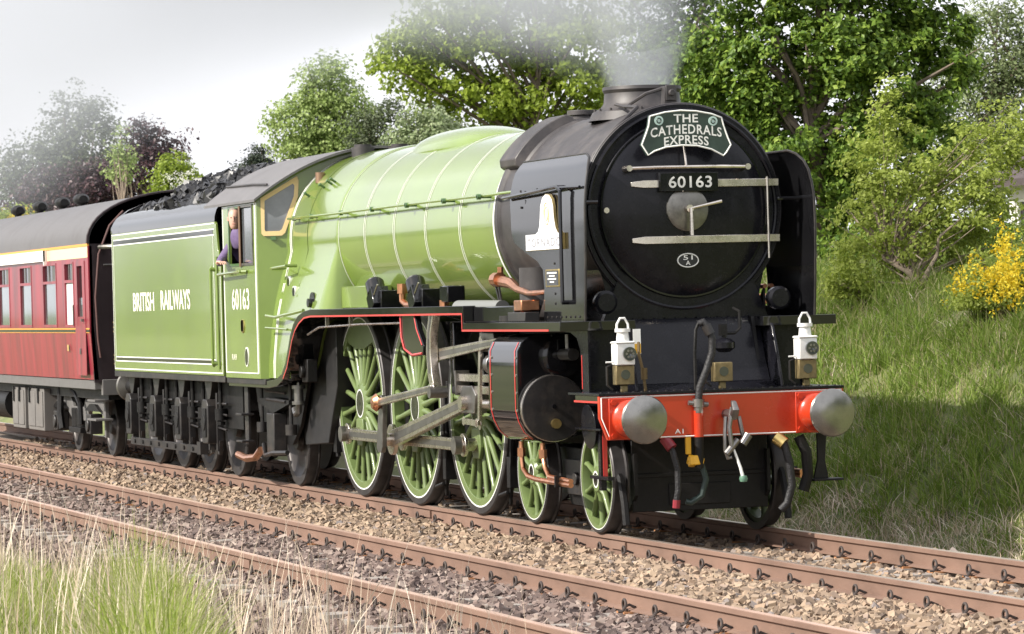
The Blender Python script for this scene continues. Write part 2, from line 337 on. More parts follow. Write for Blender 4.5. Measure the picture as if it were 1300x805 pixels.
# --- running plate with its step and the sweep down to the cab
RPZ = 2.06; curve = [(3.45, RPZ), (-2.45, RPZ), (-2.75, 2.04), (-3.02, 1.99), (-3.24, 1.9), (-3.4, 1.77), (-3.52, 1.62), (-3.66, 1.46), (-3.84, 1.34), (-4.1, 1.275), (-4.5, 1.25), (-6.5, 1.25)]
for s in (-1, 1):
    part('running_plate', MB().strip(curve, .085, s*.95, s*1.3), BLACK, loco, bevel=.004)
    part('running_plate', MB().box(3.4, 6.42, s*.6, s*1.3, 1.815, 1.9), BLACK, loco, bevel=.004)
    part('step_riser', MB().box(3.41, 3.455, s*.95, s*1.298, 1.86, RPZ-.02), BLACK, loco)
    low = [(x, z-.085) for x, z in curve[:2]]
    part('valance_lining', MB().strip([(3.4, RPZ-.068), (-2.45, RPZ-.068), (-2.74, RPZ-.085), (-2.98, 1.915), (-3.17, 1.835), (-3.32, 1.72), (-3.44, 1.58), (-3.58, 1.42), (-3.78, 1.29)], .018, s*1.302, s*1.3025)
         .box(3.4, 3.418, s*1.3015, s*1.304, 1.83, RPZ-.068).box(3.4, 6.1, s*1.3015, s*1.304, 1.817, 1.835), REDL, loco)
    part('step_box', MB().box(3.47, 4.75, s*1.2, s*.9, 1.902, 2.05), BLACK, loco, bevel=.012)
    part('rivet_row', (lambda m: [m.cyl((x, s*1.296, 1.905), (x, s*1.296, 1.912), .008, n=6) for x in np.arange(3.55, 6.4, .07)] and m)(MB()), GRIME, loco)
    part('conduit', MB().tube([(1.05, s*1.24, 1.9), (-.6, s*1.24, 1.89), (-2.3, s*1.24, 1.86), (-2.9, s*1.22, 1.78)], .012, 6).box(-.95, -.93, s*1.26, s*1.22, 1.86, 1.98).box(-1.95, -1.93, s*1.26, s*1.22, 1.86, 1.98), STEEL, loco)

# --- boiler, firebox, bands
BC = [(3.4, .945, 2.845), (1.0, .965, 2.838), (-2.4, .99, 2.842), (-3.6, 1.0, 2.85)]
def bcr(x): return (float(np.interp(-x, [-b[0] for b in BC], [b[1] for b in BC])), float(np.interp(-x, [-b[0] for b in BC], [b[2] for b in BC])))
def bring(x, dr=0, n=96):
    r, c = bcr(x); return [(x, (r+dr)*math.cos(2*math.pi*i/n), c+(r+dr)*math.sin(2*math.pi*i/n)) for i in range(n)]
part('boiler', MB().loft([bring(x) for x in (3.4, 2.2, 1.0, 0, -1.2, -2.4, -3.0)]), GREEN, loco)
def band(x):
    m = MB()
    for o in (-.026, .026):
        m.loft([bring(x+o-.005, .002), bring(x+o-.005, .004), bring(x+o+.005, .004), bring(x+o+.005, .002)], True, False)
    return m
for x in (-2.34, -1.24, -.1, 1.06, 2.25): part('lining_band', band(x), WHITE, loco)
part('lining_band', MB().loft([bring(3.36, .003), bring(3.36, .008), bring(3.395, .008), bring(3.395, .003)], True, False), WHITE, loco)
fwz = lambda z: min(1.25, 1.0+.20*max(0, (2.73-z)/.75)**.9)
def fsec(x, wide, zb, dr=0):
    """firebox section: round crown with sides that spread towards the foundation ring"""
    r, c = 1.0+dr, 2.85; pts = []
    for i in range(25):
        a = math.pi/2-(math.pi/2+.12)*i/24; pts.append((r*math.cos(a), c+r*math.sin(a)))
    y0, z0 = pts[-1]
    for i in range(1, 9):
        t = i/8; z = z0+(zb-z0)*t; pts.append((min(y0+(wide-y0)*t**.5, max(y0, fwz(z)-.01)), z))
    half = [(x, -y, z) for y, z in pts]; other = [(x, y, z) for y, z in reversed(pts)]
    return half+other
fwz = lambda z: min(1.25, 1.0+.20*max(0, (2.73-z)/.75)**.9)
part('firebox', MB().loft([fsec(-2.32, .8, 2.0, -.01), fsec(-2.34, 1.02, 2.0, -.004), fsec(-2.38, 1.11, 2.0), fsec(-2.46, 1.16, 2.0), fsec(-2.58, 1.185, 2.0)]+[fsec(x_, fwz(z_), z_) for x_, z_ in ((-2.7, 2.0), (-3.02, 1.96), (-3.24, 1.86), (-3.4, 1.73), (-3.52, 1.58), (-3.66, 1.43), (-3.84, 1.32), (-4.1, 1.28), (-4.9, 1.28))]), GREEN, loco, sharp=50)
part('lining_band', MB().loft([fsec(-4.40, 1.25, 1.28, .004), fsec(-4.40, 1.256, 1.28, .008), fsec(-4.375, 1.256, 1.28, .008), fsec(-4.375, 1.25, 1.28, .004)], False, False)
     .loft([fsec(-4.46, 1.25, 1.28, .004), fsec(-4.46, 1.256, 1.28, .008), fsec(-4.435, 1.256, 1.28, .008), fsec(-4.435, 1.25, 1.28, .004)], False, False), WHITE, loco)
part('firebox_band', MB().loft([fsec(-3.72, 1.242, 1.29, .003), fsec(-3.72, 1.246, 1.29, .006), fsec(-3.66, 1.246, 1.29, .006), fsec(-3.66, 1.242, 1.29, .003)], False, False), GREEN, loco)
for s in (-1, 1):
    part('boiler_skirt', MB().box(-2.25, -.85, s*.99, s*.8, 2.06, 2.3), GREEN, loco, bevel=.01)
    for x, z, y in ((-4.22, 2.38, 1.07), (-3.86, 2.26, 1.10)):
        part('washout_plug', MB().cyl((x, s*(y-.05), z), (x, s*(y+.03), z), .068, n=20), WHITE, loco)
        part('washout_hole', MB().cyl((x, s*(y-.05), z), (x, s*(y+.033), z), .056, n=20), BLACK, loco)
    part('mudhole_door', MB().cyl((-2.95, s*1.02, 2.13), (-2.95, s*1.15, 2.13), .12, n=24).cyl((-2.95, s*1.14, 2.13), (-2.95, s*1.2, 2.13), .05, n=12), BLACK, loco)
    hr = [(-4.3, s*1.06, 3.1), (-2.4, s*1.055, 3.1), (1.0, s*1.02, 3.11), (3.4, s*1.0, 3.11), (5.2, s*.97, 3.12)]
    part('boiler_handrail', MB().tube(hr, .015, 8), GREEN, loco)
    for x in (-4.1, -3.3, -2.0, -.7, .65, 2.0, 3.2):
        part('handrail_knob', MB().cyl((x, s*.9, 3.1), (x, s*1.06, 3.1), .016, n=8).cyl((x, s*1.02, 3.1), (x, s*1.06, 3.1), .028, n=10), DGREEN, loco)
    part('cab_handrail', MB().tube([(-4.45, s*1.24, 2.54), (-3.85, s*1.21, 2.56)], .017, 8).cyl((-3.87, s*1.08, 2.56), (-3.87, s*1.22, 2.56), .02, n=8).cyl((-4.4, s*1.08, 2.54), (-4.4, s*1.25, 2.54), .02, n=8), GREEN, loco)
    for x, z in ((-3.55, 3.42), (-3.3, 3.45), (-3.2, 3.47), (-4.05, 3.34)):
        yy = math.sqrt(max(0, 1-(z-2.85)**2)); part('boiler_cock', MB().cyl((x, s*(yy-.02), z), (x+.02, s*(yy+.06), z+.05), .014, n=6).cyl((x-.03, s*(yy+.05), z+.03), (x+.05, s*(yy+.05), z+.05), .01, n=6), DGREEN, loco)
# lubricators on the running plate
def lubricator(x, s):
    m = MB().box(x-.2, x+.2, s*1.2, s*.98, 2.06, 2.24)
    c = MB().cyl((x, s*1.18, 2.22), (x, s*1.18, 2.36), .1, n=20).box(x-.11, x+.11, s*1.27, s*1.08, 2.02, 2.24).rot((x, s*1.16, 2.16), 'Y', -.62)
    m.add(c.v, c.f); o = part('lubricator', m, BLACK, loco, bevel=.008)
    part('lubricator_cap', MB().cyl((x, s*1.18, 2.36), (x, s*1.18, 2.375), .085, n=20).rot((x, s*1.16, 2.16), 'Y', -.62), GRIME, o)
    part('lubricator_arm', MB().tube([(x+.22, s*1.24, 2.3), (x-.02, s*1.26, 2.07)], .01, 6), STEEL, o)
for s in (-1, 1):
    lubricator(-.05, s); lubricator(1.5, s)
    part('oil_pipe', MB().tube([(.62, s*1.1, 2.26), (.62, s*1.1, 2.12), (.78, s*1.1, 2.08), (.95, s*1.1, 2.08)], .035, 8).cyl((.62, s*1.1, 2.2), (.62, s*1.1, 2.3), .055, n=10), COPPER, loco)
    part('mechanical_box', MB().box(2.32, 2.6, s*1.2, s*1.02, 2.1, 2.26), BLACK, loco, bevel=.01)
    part('oil_fitting', MB().cyl((2.35, s*1.16, 2.06), (2.35, s*1.16, 2.12), .05, n=10), COPPER, loco)
    part('splasher', MB().cyl((2.85, s*1.16, 2.04), (3.95, s*1.06, 2.03), .075, n=28), mat('pale_grey_pipe', (.16, .165, .155), .45), loco)
# dome, safety valves, snifting valve
n = 40; rings = []
for i in range(17):
    t = -1+2*i/16; k = max(.02, (1-abs(t)**2.4)**.5); rings.append([(-.35+1.55*t, .5*k*math.cos(2*math.pi*j/n), 3.70+.235*k*math.sin(2*math.pi*j/n)) for j in range(n)])
part('dome', MB().loft(rings), GREEN, loco, sharp=60)
for y in (-.22, .22): part('safety_valve', MB().cyl((-4.05, y, 3.75), (-4.05, y, 3.9), .13, n=18).cyl((-4.05, y, 3.9), (-4.05, y, 3.93), .1, n=18), SOOT, loco)
part('snifting_valve', MB().cyl((3.3, 0, 3.72), (3.3, 0, 3.86), .13, n=24).cyl((3.3, 0, 3.86), (3.3, 0, 3.91), .15, n=24), SOOT, loco, bevel=.006)

# --- smokebox
SC = 2.875
sb = part('smokebox', MB().lathe([(3.4, .94), (3.42, .955), (3.5, .955), (3.52, .93), (5.98, .93), (6.0, .95), (6.04, .955), (6.06, .94), (6.06, .82)], (0, 0, SC), 'x', 96), SOOT, loco)
part('smokebox_saddle', MB().prism([(-.62, 1.85), (.62, 1.85), (.7, 2.0), (.78, 2.35), (-.78, 2.35), (-.7, 2.0)], 'x', 3.6, 6.02), FBLACK, loco)
part('saddle_front', MB().prism([(-.78, 1.9), (.78, 1.9), (.62, 2.3), (-.62, 2.3)], 'x', 6.0, 6.08), FBLACK, loco)
part('smokebox_front', MB().lathe([(6.055, .001), (6.062, .80), (6.062, .935), (6.05, .95)], (0, 0, SC), 'x', 96, False), FBLACK, sb)
part('front_ring', MB().lathe([(6.062, .865), (6.085, .87), (6.09, .885), (6.085, .90), (6.062, .905)], (0, 0, SC), 'x', 96, False), FBLACK, sb)
door = part('smokebox_door', MB().lathe([(6.06, .80), (6.085, .80), (6.10, .785), (6.13, .65), (6.16, .45), (6.175, .25), (6.18, .001)], (0, 0, SC), 'x', 96, False), FBLACK, loco, label='domed black smokebox door with steel hinge straps')
part('door_rim', MB().lathe([(6.085, .795), (6.105, .79), (6.105, .775), (6.085, .775)], (0, 0, SC), 'x', 96, False), BLACK, door)
def strap(z):
    rings = []
    for i in range(13):
        y = -.52+(.90+.52)*i/12; rr = math.hypot(y, z-SC); x = float(np.interp(rr, [0, .25, .45, .65, .785, .9], [6.18, 6.175, 6.16, 6.13, 6.10, 6.10]))+.012; h = .034 if i else .02
        rings.append([(x-.02, y, z-h), (x+.012, y, z-h), (x+.012, y, z+h), (x-.02, y, z+h)])
    return MB().loft(rings)
for z in (3.10, 2.60): part('hinge_strap', strap(z), STEEL, door, bevel=.004)
part('hinge_pin', MB().cyl((6.12, .79, 2.42), (6.12, .79, 3.15), .014, n=8), STEEL, door)
part('door_handrail', MB().tube([(6.16, -.56, 3.24), (6.24, -.545, 3.24), (6.27, -.3, 3.245), (6.28, 0, 3.245), (6.27, .3, 3.245), (6.24, .545, 3.24), (6.16, .56, 3.24)], .016, 8).tube([(6.27, -.03, 3.25), (6.2, -.03, 3.5)], .01, 6), STEEL, door)
part('handrail_stanchion', MB().cyl((6.1, -.56, 3.24), (6.26, -.56, 3.24), .028, n=10).cyl((6.1, .56, 3.24), (6.26, .56, 3.24), .028, n=10), STEEL, door)
part('door_boss', MB().lathe([(6.17, .2), (6.19, .195), (6.2, .17), (6.205, .001)], (0, 0, SC-.005), 'x', 40, False), BUFST, door)
part('door_handle', MB().tube([(6.21, 0, SC), (6.26, 0, SC)], .035, 10).tube([(6.25, 0, SC), (6.25, .3, SC+.06)], [.012, .018], 8).tube([(6.28, 0, SC), (6.28, 0, SC-.24)], [.014, .02], 8), STEEL, door)
part('door_dart_bolt', MB().cyl((6.08, -.74, SC), (6.13, -.74, SC), .026, n=10), STEEL, door)
npl = part('number_plate', MB().box(6.21, 6.235, -.27, .28, 3.03, 3.195).box(6.16, 6.22, -.275, -.235, 3.03, 3.2), BLACK, door, bevel=.004)
part('number_lettering', text('60163', 'front', -.19, .22, 3.06, 3.165, 6.238, .015), WHITE, door)
part('shed_plate', (lambda m: m.add([(6.15+.012, .1*math.cos(t), 2.415+.062*math.sin(t)) for t in np.linspace(0, 2*math.pi, 28, False)]+[(6.13, .1*math.cos(t), 2.415+.062*math.sin(t)) for t in np.linspace(0, 2*math.pi, 28, False)], [tuple(range(28))]+[(i, (i+1) % 28, 28+(i+1) % 28, 28+i) for i in range(28)]))(MB()), BLACK, door)
part('shed_plate_rim', MB().tube([(6.163, .098*math.cos(t), 2.415+.06*math.sin(t)) for t in np.linspace(0, 2*math.pi, 29)], .006, 5), WHITE, door)
part('shed_plate_lettering', text('51', 'front', -.045, .045, 2.42, 2.46, 6.165, .01), WHITE, door)
part('shed_plate_lettering', text('A', 'front', -.022, .022, 2.373, 2.412, 6.165, .01), WHITE, door)
chim = part('chimney', MB().lathe([(3.72, .5), (3.8, .46), (3.84, .385), (3.88, .355), (3.97, .345), (4.0, .365), (4.03, .36), (4.03, .27), (3.8, .26)], (5.04, 0, 0), 'z', 56, False), SOOT, loco)
part('chimney_bolt', (lambda m: [m.cyl((5.04+.44*math.cos(a), .44*math.sin(a), 3.79), (5.04+.44*math.cos(a), .44*math.sin(a), 3.83), .012, n=6) for a in np.linspace(0, 6.28, 18, False)] and m)(MB()), SOOT, chim)
part('lamp_iron', MB().box(5.72, 5.82, -.06, .06, 3.8, 3.99).box(5.82, 5.84, -.05, .05, 3.86, 4.0).cyl((5.8, .0, 3.93), (5.88, .0, 3.93), .03, n=10), SOOT, loco, bevel=.006)
part('chimney_pipe', MB().tube([(5.3, -.35, 3.86), (5.55, -.34, 3.82), (5.72, -.2, 3.93), (5.74, -.06, 3.97)], .016, 6).tube([(6.0, -.93, 3.05), (6.0, -.8, 3.38), (6.0, -.6, 3.6), (5.9, -.35, 3.8), (5.5, -.33, 3.83)], .018, 6), SOOT, loco)
# superheater cover draped over the joint
def arcblock(x0, x1, a0, a1, r0, r1, n=14):
    rg = []
    for i in range(n+1):
        a = a0+(a1-a0)*i/n; c, s_ = math.sin(a), math.cos(a); k = 1 if 0 < i < n else .55
        rg.append([(x0, r0*c, SC+r0*s_), (x0+.03, (r0+(r1-r0)*k)*c, SC+(r0+(r1-r0)*k)*s_), (x1-.03, (r0+(r1-r0)*k)*c, SC+(r0+(r1-r0)*k)*s_), (x1, r0*c, SC+r0*s_)])
    return MB().loft(rg)
for s in (-1, 1):
    part('superheater_cover', arcblock(3.3, 3.86, s*R(16), s*R(60), .93, 1.03), SOOT, loco, bevel=.01)
    part('cover_flange', (lambda m: m)(arcblock(3.86, 3.95, s*R(14), s*R(64), .925, .95)), SOOT, loco)
part('top_rivet', (lambda m: [m.cyl((x, 0.02, SC+.92), (x, 0.02, SC+.94), .012, n=6) for x in np.arange(3.6, 4.6, .06)] and m)(MB()), SOOT, loco)

# --- smoke deflectors
zl = [1.90, 2.05, 2.21, 2.37, 2.45, 2.53, 2.63, 2.70, 2.77, 2.88, 2.99, 3.08, 3.2, 3.28, 3.34, 3.375]
xl = [5.30, 5.31, 5.33, 5.30, 5.14, 4.81, 4.46, 4.39, 4.37, 4.36, 4.33, 4.31, 4.32, 4.33, 4.36, 4.40]
xr = [6.46, 6.48, 6.5, 6.51, 6.52, 6.52, 6.53, 6.53, 6.53, 6.53, 6.53, 6.52, 6.5, 6.46, 6.38, 6.24]
def dy(z): return float(np.interp(z, [2.8, 2.95, 3.1, 3.22, 3.3, 3.375], [1.085, 1.082, 1.065, 1.04, 1.01, .955]))
for s in (-1, 1):
    m = MB(); n = len(zl); rings = []
    for z, a, b in zip(zl, xl, xr):
        xs = [a+(b-a)*k/6 for k in range(7)]; rings.append([(x, s*dy(z), z) for x in xs]+[(x, s*(dy(z)-.012), z) for x in reversed(xs)])
    dfl = part('smoke_deflector', MB().loft(rings), BLACK, loco, sharp=50)
    part('deflector_edge', MB().tube([(x, s*(dy(z)-.006), z) for x, z in zip(xr, zl)]+[(4.40, s*.949, 3.377)], .012, 6), GRIME, dfl)
    part('deflector_handrail', MB().tube([(4.25, s*1.12, 3.05), (5.0, s*1.13, 3.07), (5.9, s*1.13, 3.10), (6.0, s*1.13, 3.06), (6.02, s*1.14, 2.9), (6.02, s*1.14, 2.06)], .018, 8).cyl((5.9, s*1.06, 3.1), (5.9, s*1.13, 3.1), .015, n=6).cyl((6.02, s*1.07, 2.07), (6.02, s*1.15, 2.07), .02, n=8).tube([(5.9, s*1.12, 3.09), (6.42, s*1.085, 3.08)], .014, 6), BLACK, dfl)
    for x, z in [(5.42+.13*i, 1.94) for i in range(8)]+[(5.65, 2.06), (5.65, 2.15), (4.7, 2.95), (4.7, 3.1), (5.2, 3.1), (5.65, 2.26), (5.65, 2.42)]: part('deflector_bolt', MB().cyl((x, s*1.08, z), (x, s*1.092, z), .012, n=6), GRIME, dfl)
    for x, z in ((4.8, 3.0), (6.2, 2.95)): part('deflector_stay', MB().cyl((x, s*.85, z), (x, s*1.08, z), .02, n=8), BLACK, dfl)
    part('deflector_bracket', MB().prism([(5.02, 1.9), (5.3, 1.9), (5.3, 2.16)], 'y', s*1.06, s*1.04), GRIME, dfl)
    # nameplate with its bell-shaped badge
    prof = [(4.90, 2.545), (5.99, 2.545), (5.99, 2.69), (5.86, 2.69), (5.79, 2.74), (5.75, 2.84), (5.74, 2.93), (5.70, 3.0), (5.62, 3.045), (5.52, 3.05), (5.43, 3.02), (5.37, 2.95), (5.35, 2.86), (5.33, 2.77), (5.28, 2.715), (5.20, 2.69), (4.90, 2.69)]
    part('nameplate_edge', MB().prism(prof, 'y', s*1.088, s*1.112), BRASS, dfl)
    part('nameplate', MB().prism([((x-5.5)*.985+5.5, (z-2.75)*.975+2.75) for x, z in prof], 'y', s*1.112, s*1.1155), PLATEW, dfl)
    if s < 0:
        part('nameplate_lettering', text('TORNADO', 'side', 4.96, 5.93, 2.575, 2.655, -1.1175, .012, 1.25), PAD, dfl)
        part('badge_emblem', MB().tube([(5.55+.075*math.cos(t), -1.117, 2.87+.1*math.sin(t)) for t in np.linspace(0, 6.283, 25)], .006, 5).tube([(5.55+.045*math.cos(t), -1.117, 2.87+.06*math.sin(t)) for t in np.linspace(0, 6.283, 19)], .006, 5), TAN, dfl)
    part('works_plate', MB().box(5.42, 5.82, s*1.085, s*1.10, 2.21, 2.37), BRASS, dfl, bevel=.004)
    part('works_plate_face', MB().box(5.45, 5.79, s*1.0995, s*1.1025, 2.225, 2.355), BLACK, dfl)
    for k, (a, b) in enumerate(((5.48, 5.76), (5.54, 5.70), (5.5, 5.74), (5.56, 5.68))):
        part('works_plate_line', MB().box(a, b, s*1.102, s*1.105, 2.33-.027*k, 2.343-.027*k), CREAMT, dfl)
    part('outside_steam_pipe', MB().lathe([(0, .2), (.5, .2)], (4.4, s*.82, 1.9), 'z', 24), SOOT, loco)
    part('ejector_pipe', MB().tube([(3.5, s*.97, 2.3), (3.75, s*.99, 2.28), (4.05, s*1.0, 2.26), (4.3, s*1.01, 2.2), (4.7, s*1.03, 2.16), (5.35, s*1.04, 2.17)], [.05, .055, .05, .035, .025, .022], 10).cyl((3.62, s*.97, 2.28), (3.62, s*.97, 2.42), .03, n=8).cyl((3.55, s*1.0, 2.3), (3.7, s*1.0, 2.3), .07, n=10), COPPER, loco)
    part('snap_bracket', MB().tube([(3.55, s*1.0, 2.26), (3.85, s*1.05, 2.06)], .012, 6).tube([(3.65, s*1.0, 2.26), (3.9, s*1.05, 2.06)], .012, 6), UNDER, loco)
    part('brass_valve', MB().box(4.75, 4.98, s*1.2, s*1.02, 2.0, 2.1).cyl((4.87, s*1.12, 1.9), (4.87, s*1.12, 2.0), .06, n=12).cyl((4.8, s*1.22, 1.95), (4.95, s*1.22, 1.95), .04, n=10), COPPER, loco, bevel=.01)
    part('plate_box', MB().box(4.75, 5.28, s*1.26, s*1.12, 1.902, 1.99), GRIME, loco, bevel=.006)
    part('plate_filler', MB().cyl((4.6, s*1.2, 1.9), (4.6, s*1.2, 1.96), .09, n=18), GRIME, loco)
    part('side_light', MB().lathe([(6.1, .07), (6.22, .105), (6.28, .105), (6.3, .08), (6.3, .001)], (0, s*.82, 2.06), 'x', 24, False), FBLACK, loco)

# --- front end
part('front_apron', MB().prism([(6.05, 1.9), (6.12, 1.9), (6.2, 1.83), (6.33, 1.5), (6.42, 1.33), (6.62, 1.275), (6.05, 1.275)], 'y', -.66, .66), FBLACK, loco, bevel=.01)
part('apron_rivet', (lambda m: [m.cyl((6.09, y, 1.9), (6.09, y, 1.91), .014, n=6) for y in np.arange(-.6, .61, .1)] and m)(MB()), FBLACK, loco)
for s in (-1, 1):
    part('frame_front', MB().prism([(6.0, 1.275), (6.66, 1.275), (6.56, 1.55), (6.46, 1.8), (6.38, 1.88), (6.2, 1.9), (6.0, 1.9)], 'y', s*.665, s*.695), FBLACK, loco, bevel=.008)
    part('front_panel', MB().box(6.26, 6.3, s*1.0, s*.69, 1.275, 1.83), FBLACK, loco)
    part('cylinder_arch', MB().prism([(6.34, 1.275), (6.34, 1.815), (5.5, 1.815), (5.85, 1.80), (6.03, 1.75), (6.12, 1.64), (6.15, 1.5), (6.15, 1.275)], 'y', s*1.02, s*1.0), FBLACK, loco)
    part('arch_lining', MB().box(6.152, 6.17, s*1.0205, s*1.0225, 1.3, 1.6), REDL, loco)
    part('buffer_plank_step', MB().box(6.28, 6.9, s*1.0, s*1.13, 1.19, 1.25), BLACK, loco)
    part('step_lining', MB().box(6.25, 6.9, s*1.131, s*1.134, 1.19, 1.207), REDL, loco)
part('front_platform', MB().box(6.1, 6.96, -1.14, 1.14, 1.252, 1.276), FBLACK, loco, bevel=.003)
part('platform_rivet', (lambda m: [m.cyl((6.9, y, 1.276), (6.9, y, 1.284), .012, n=6) for y in np.arange(-1.1, 1.11, .075)] and m)(MB()), GRIME, loco)
BP = [(-1.134, 1.25), (1.134, 1.25), (1.134, 1.06), (1.06, .868), (-1.06, .868), (-1.134, 1.06)]
part('buffer_beam', MB().prism(BP, 'x', 6.9, 6.95), RED, loco, bevel=.003)
lp = [(y*.984, 1.06+(z-1.06)*.94) for y, z in BP]; part('beam_lining', MB().tube([(6.951, y, z) for y, z in lp+lp[:1]], .006, 4), WHITE, loco)
part('beam_lettering', text('A1', 'front', -.45, -.37, .905, .945, 6.953, .01), WHITE, loco)
for s in (-1, 1):
    y = s*.864
    bf = part('buffer', MB().lathe([(6.965, .165), (7.0, .165), (7.02, .145), (7.12, .125), (7.14, .14), (7.2, .14), (7.21, .12), (7.24, .12), (7.24, .001)], (0, y, 1.05), 'x', 36, False), RED, loco)
    part('buffer_flange', MB().box(6.95, 6.968, y-.19, y+.19, .87, 1.23), RED, bf, bevel=.006)
    for a in (-.15, .15):
        for b in (-.145, .145): part('flange_bolt', MB().cyl((6.968, y+a, 1.05+b), (6.99, y+a, 1.05+b), .026, n=6), RED, bf)
    part('buffer_ram', MB().cyl((7.2, y, 1.05), (7.34, y, 1.05), .075, n=24), STEEL, bf)
    part('buffer_head', MB().lathe([(7.30, .06), (7.325, .19), (7.335, .205), (7.35, .21), (7.365, .2), (7.38, .14), (7.388, .07), (7.39, .001)], (0, y, 1.05), 'x', 48, False), BUFH, bf)
cpl = part('draw_hook', MB().tube([(6.95, .03, 1.06), (7.06, .03, 1.06), (7.14, .03, 1.05), (7.18, .03, 1.1), (7.14, .03, 1.16), (7.1, .03, 1.17)], [.045, .045, .042, .036, .026, .012], 10), DSTEEL, loco)
part('coupling_link', MB().tube([(7.1, -.03, 1.04), (7.12, -.05, .9), (7.13, -.055, .75), (7.13, -.03, .68), (7.13, .0, .69)], .018, 8).tube([(7.1, .09, 1.04), (7.12, .11, .9), (7.12, .13, .82)], .02, 8).tube([(7.13, .02, 1.12), (7.15, -.02, .95), (7.15, .0, .78)], .022, 8), DSTEEL, cpl)
part('coupling_screw', MB().cyl((7.14, -.05, .72), (7.14, .06, .84), .03, n=10).cyl((7.14, .1, .8), (7.14, .16, .88), .04, n=10), DSTEEL, cpl)
part('coupling_handle', MB().tube([(7.14, .02, .76), (7.16, .07, .6), (7.16, .09, .52)], [.01, .014, .016], 8), WHITE, cpl)
part('handle_knob', MB().lathe([(-.03, .001), (-.025, .03), (0, .038), (.025, .03), (.03, .001)], (7.16, .095, .5), 'z', 14, False), mat('pale_green_knob', (.1, .2, .14), .4), cpl)
hs = part('brake_hose', MB().tube([(6.985, -.24, 1.16), (6.99, -.225, 1.3), (7.0, -.16, 1.45), (7.0, -.105, 1.6), (7.0, -.1, 1.72), (6.99, -.13, 1.82), (6.98, -.175, 1.87), (6.97, -.21, 1.85)], .033, 12), RUBBER, loco)
part('hose_pipe', MB().tube([(6.97, -.21, 1.86), (6.96, -.235, 1.8), (6.96, -.25, 1.6), (6.96, -.25, 1.28)], .015, 6), UNDER, hs)
part('hose_clamp', MB().cyl((6.985, -.24, 1.13), (6.987, -.236, 1.2), .052, n=12).cyl((6.985, -.33, 1.17), (6.985, -.15, 1.15), .022, n=8).cyl((6.99, -.24, 1.08), (6.99, -.24, 1.13), .04, n=10), BUFST, hs)
part('hose_clamp', MB().cyl((7.0, -.115, 1.76), (6.985, -.15, 1.84), .046, n=12), GRIME, hs)
part('hose_standpipe', MB().tube([(6.985, -.24, 1.1), (6.985, -.24, .87)], .042, 12), RED, hs)
part('hose_standpipe', MB().tube([(6.985, -.24, .87), (6.97, -.24, .6)], .04, 12), UNDER, hs)
for s, y in ((-1, -.85), (0, .06), (1, .85)):
    b = part('electric_headlight', MB().box(6.74, 6.84, y-.085, y+.085, 1.34, 1.51).box(6.77, 6.81, y-.03, y+.03, 1.276, 1.34), mat('brass_lamp_case', (.2, .155, .075), .45, .5, var=.3, vscale=20), loco, bevel=.008)
    part('headlight_lens', MB().cyl((6.84, y, 1.43), (6.848, y, 1.43), .042, n=18), LENS, b)
    part('headlight_bracket', MB().tube([(6.78, y-.1, 1.3), (6.78, y-.15, 1.34), (6.78, y-.15, 1.5), (6.78, y-.1, 1.52)], .01, 6), GRIME, b)
for y in (-.62,): part('junction_pipe', MB().tube([(6.7, y, 1.28), (6.7, y-.02, 1.45), (6.68, y-.05, 1.62), (6.6, y-.02, 1.7)], .014, 8).cyl((6.7, y-.01, 1.38), (6.7, y-.01, 1.48), .03, n=10), mat('dull_brass', (.16, .11, .05), .5, .6), loco)
part('warning_sign', MB().box(6.5, 6.505, -.655, -.585, 1.6, 1.82), mat('white_sign', (.8, .8, .76), .4), loco)
part('warning_sign_yellow', MB().box(6.506, 6.508, -.653, -.587, 1.605, 1.69), YEL, loco)
part('vacuum_trap', MB().lathe([(-.07, .001), (-.065, .05), (-.03, .095), (.02, .095), (.05, .06), (.06, .02), (.14, .02), (.14, .001)], (6.6, .16, 1.66), 'z', 20, False), FBLACK, loco)
part('vacuum_pipe', MB().tube([(6.6, .16, 1.76), (6.6, .26, 1.76), (6.6, .31, 1.8), (6.6, .31, 1.95), (6.5, .29, 1.98)], .014, 8).box(6.57, 6.63, .12, .18, 1.74, 1.84), UNDER, loco)
h2 = part('steam_hose', MB().tube([(6.9, -.5, .84), (6.95, -.47, .74), (6.97, -.44, .6), (6.97, -.44, .42), (6.96, -.46, .3)], .028, 10), RUBBER, loco)
DRED = mat('dark_red_fitting', (.22, .02, .03), .4, var=.2)
part('hose_coupling', MB().cyl((6.9, -.53, .87), (6.95, -.48, .78), .05, n=12), DRED, h2); part('hose_coupling', MB().cyl((6.96, -.46, .26), (6.965, -.455, .33), .034, n=10), DRED, h2)
h3 = part('air_valve', MB().cyl((6.93, -.33, .68), (6.96, -.2, .64), .045, n=12).box(6.92, 6.95, -.35, -.3, .72, .9).cyl((6.95, -.28, .7), (6.97, -.28, .62), .06, n=10), YEL, loco, bevel=.006)
part('air_hose', MB().tube([(6.96, -.22, .64), (6.97, -.18, .5), (6.96, -.22, .36), (6.95, -.32, .3), (6.94, -.36, .31)], .028, 10), mat('green_black_hose', (.015, .03, .025), .5), h3)
h4 = part('vacuum_hose', MB().tube([(6.9, .5, .84), (6.96, .56, .78), (6.97, .6, .62), (6.97, .62, .42), (6.95, .58, .26), (6.93, .52, .2)], .036, 12), RUBBER, loco)
part('hose_coupling', MB().cyl((6.92, .5, .84), (6.97, .56, .78), .06, n=12), BRASS, h4)
part('pipe_under_beam', MB().tube([(6.9, .72, .84), (6.92, .78, .7), (6.9, .8, .5), (6.88, .76, .36)], .05, 10), UNDER, loco)
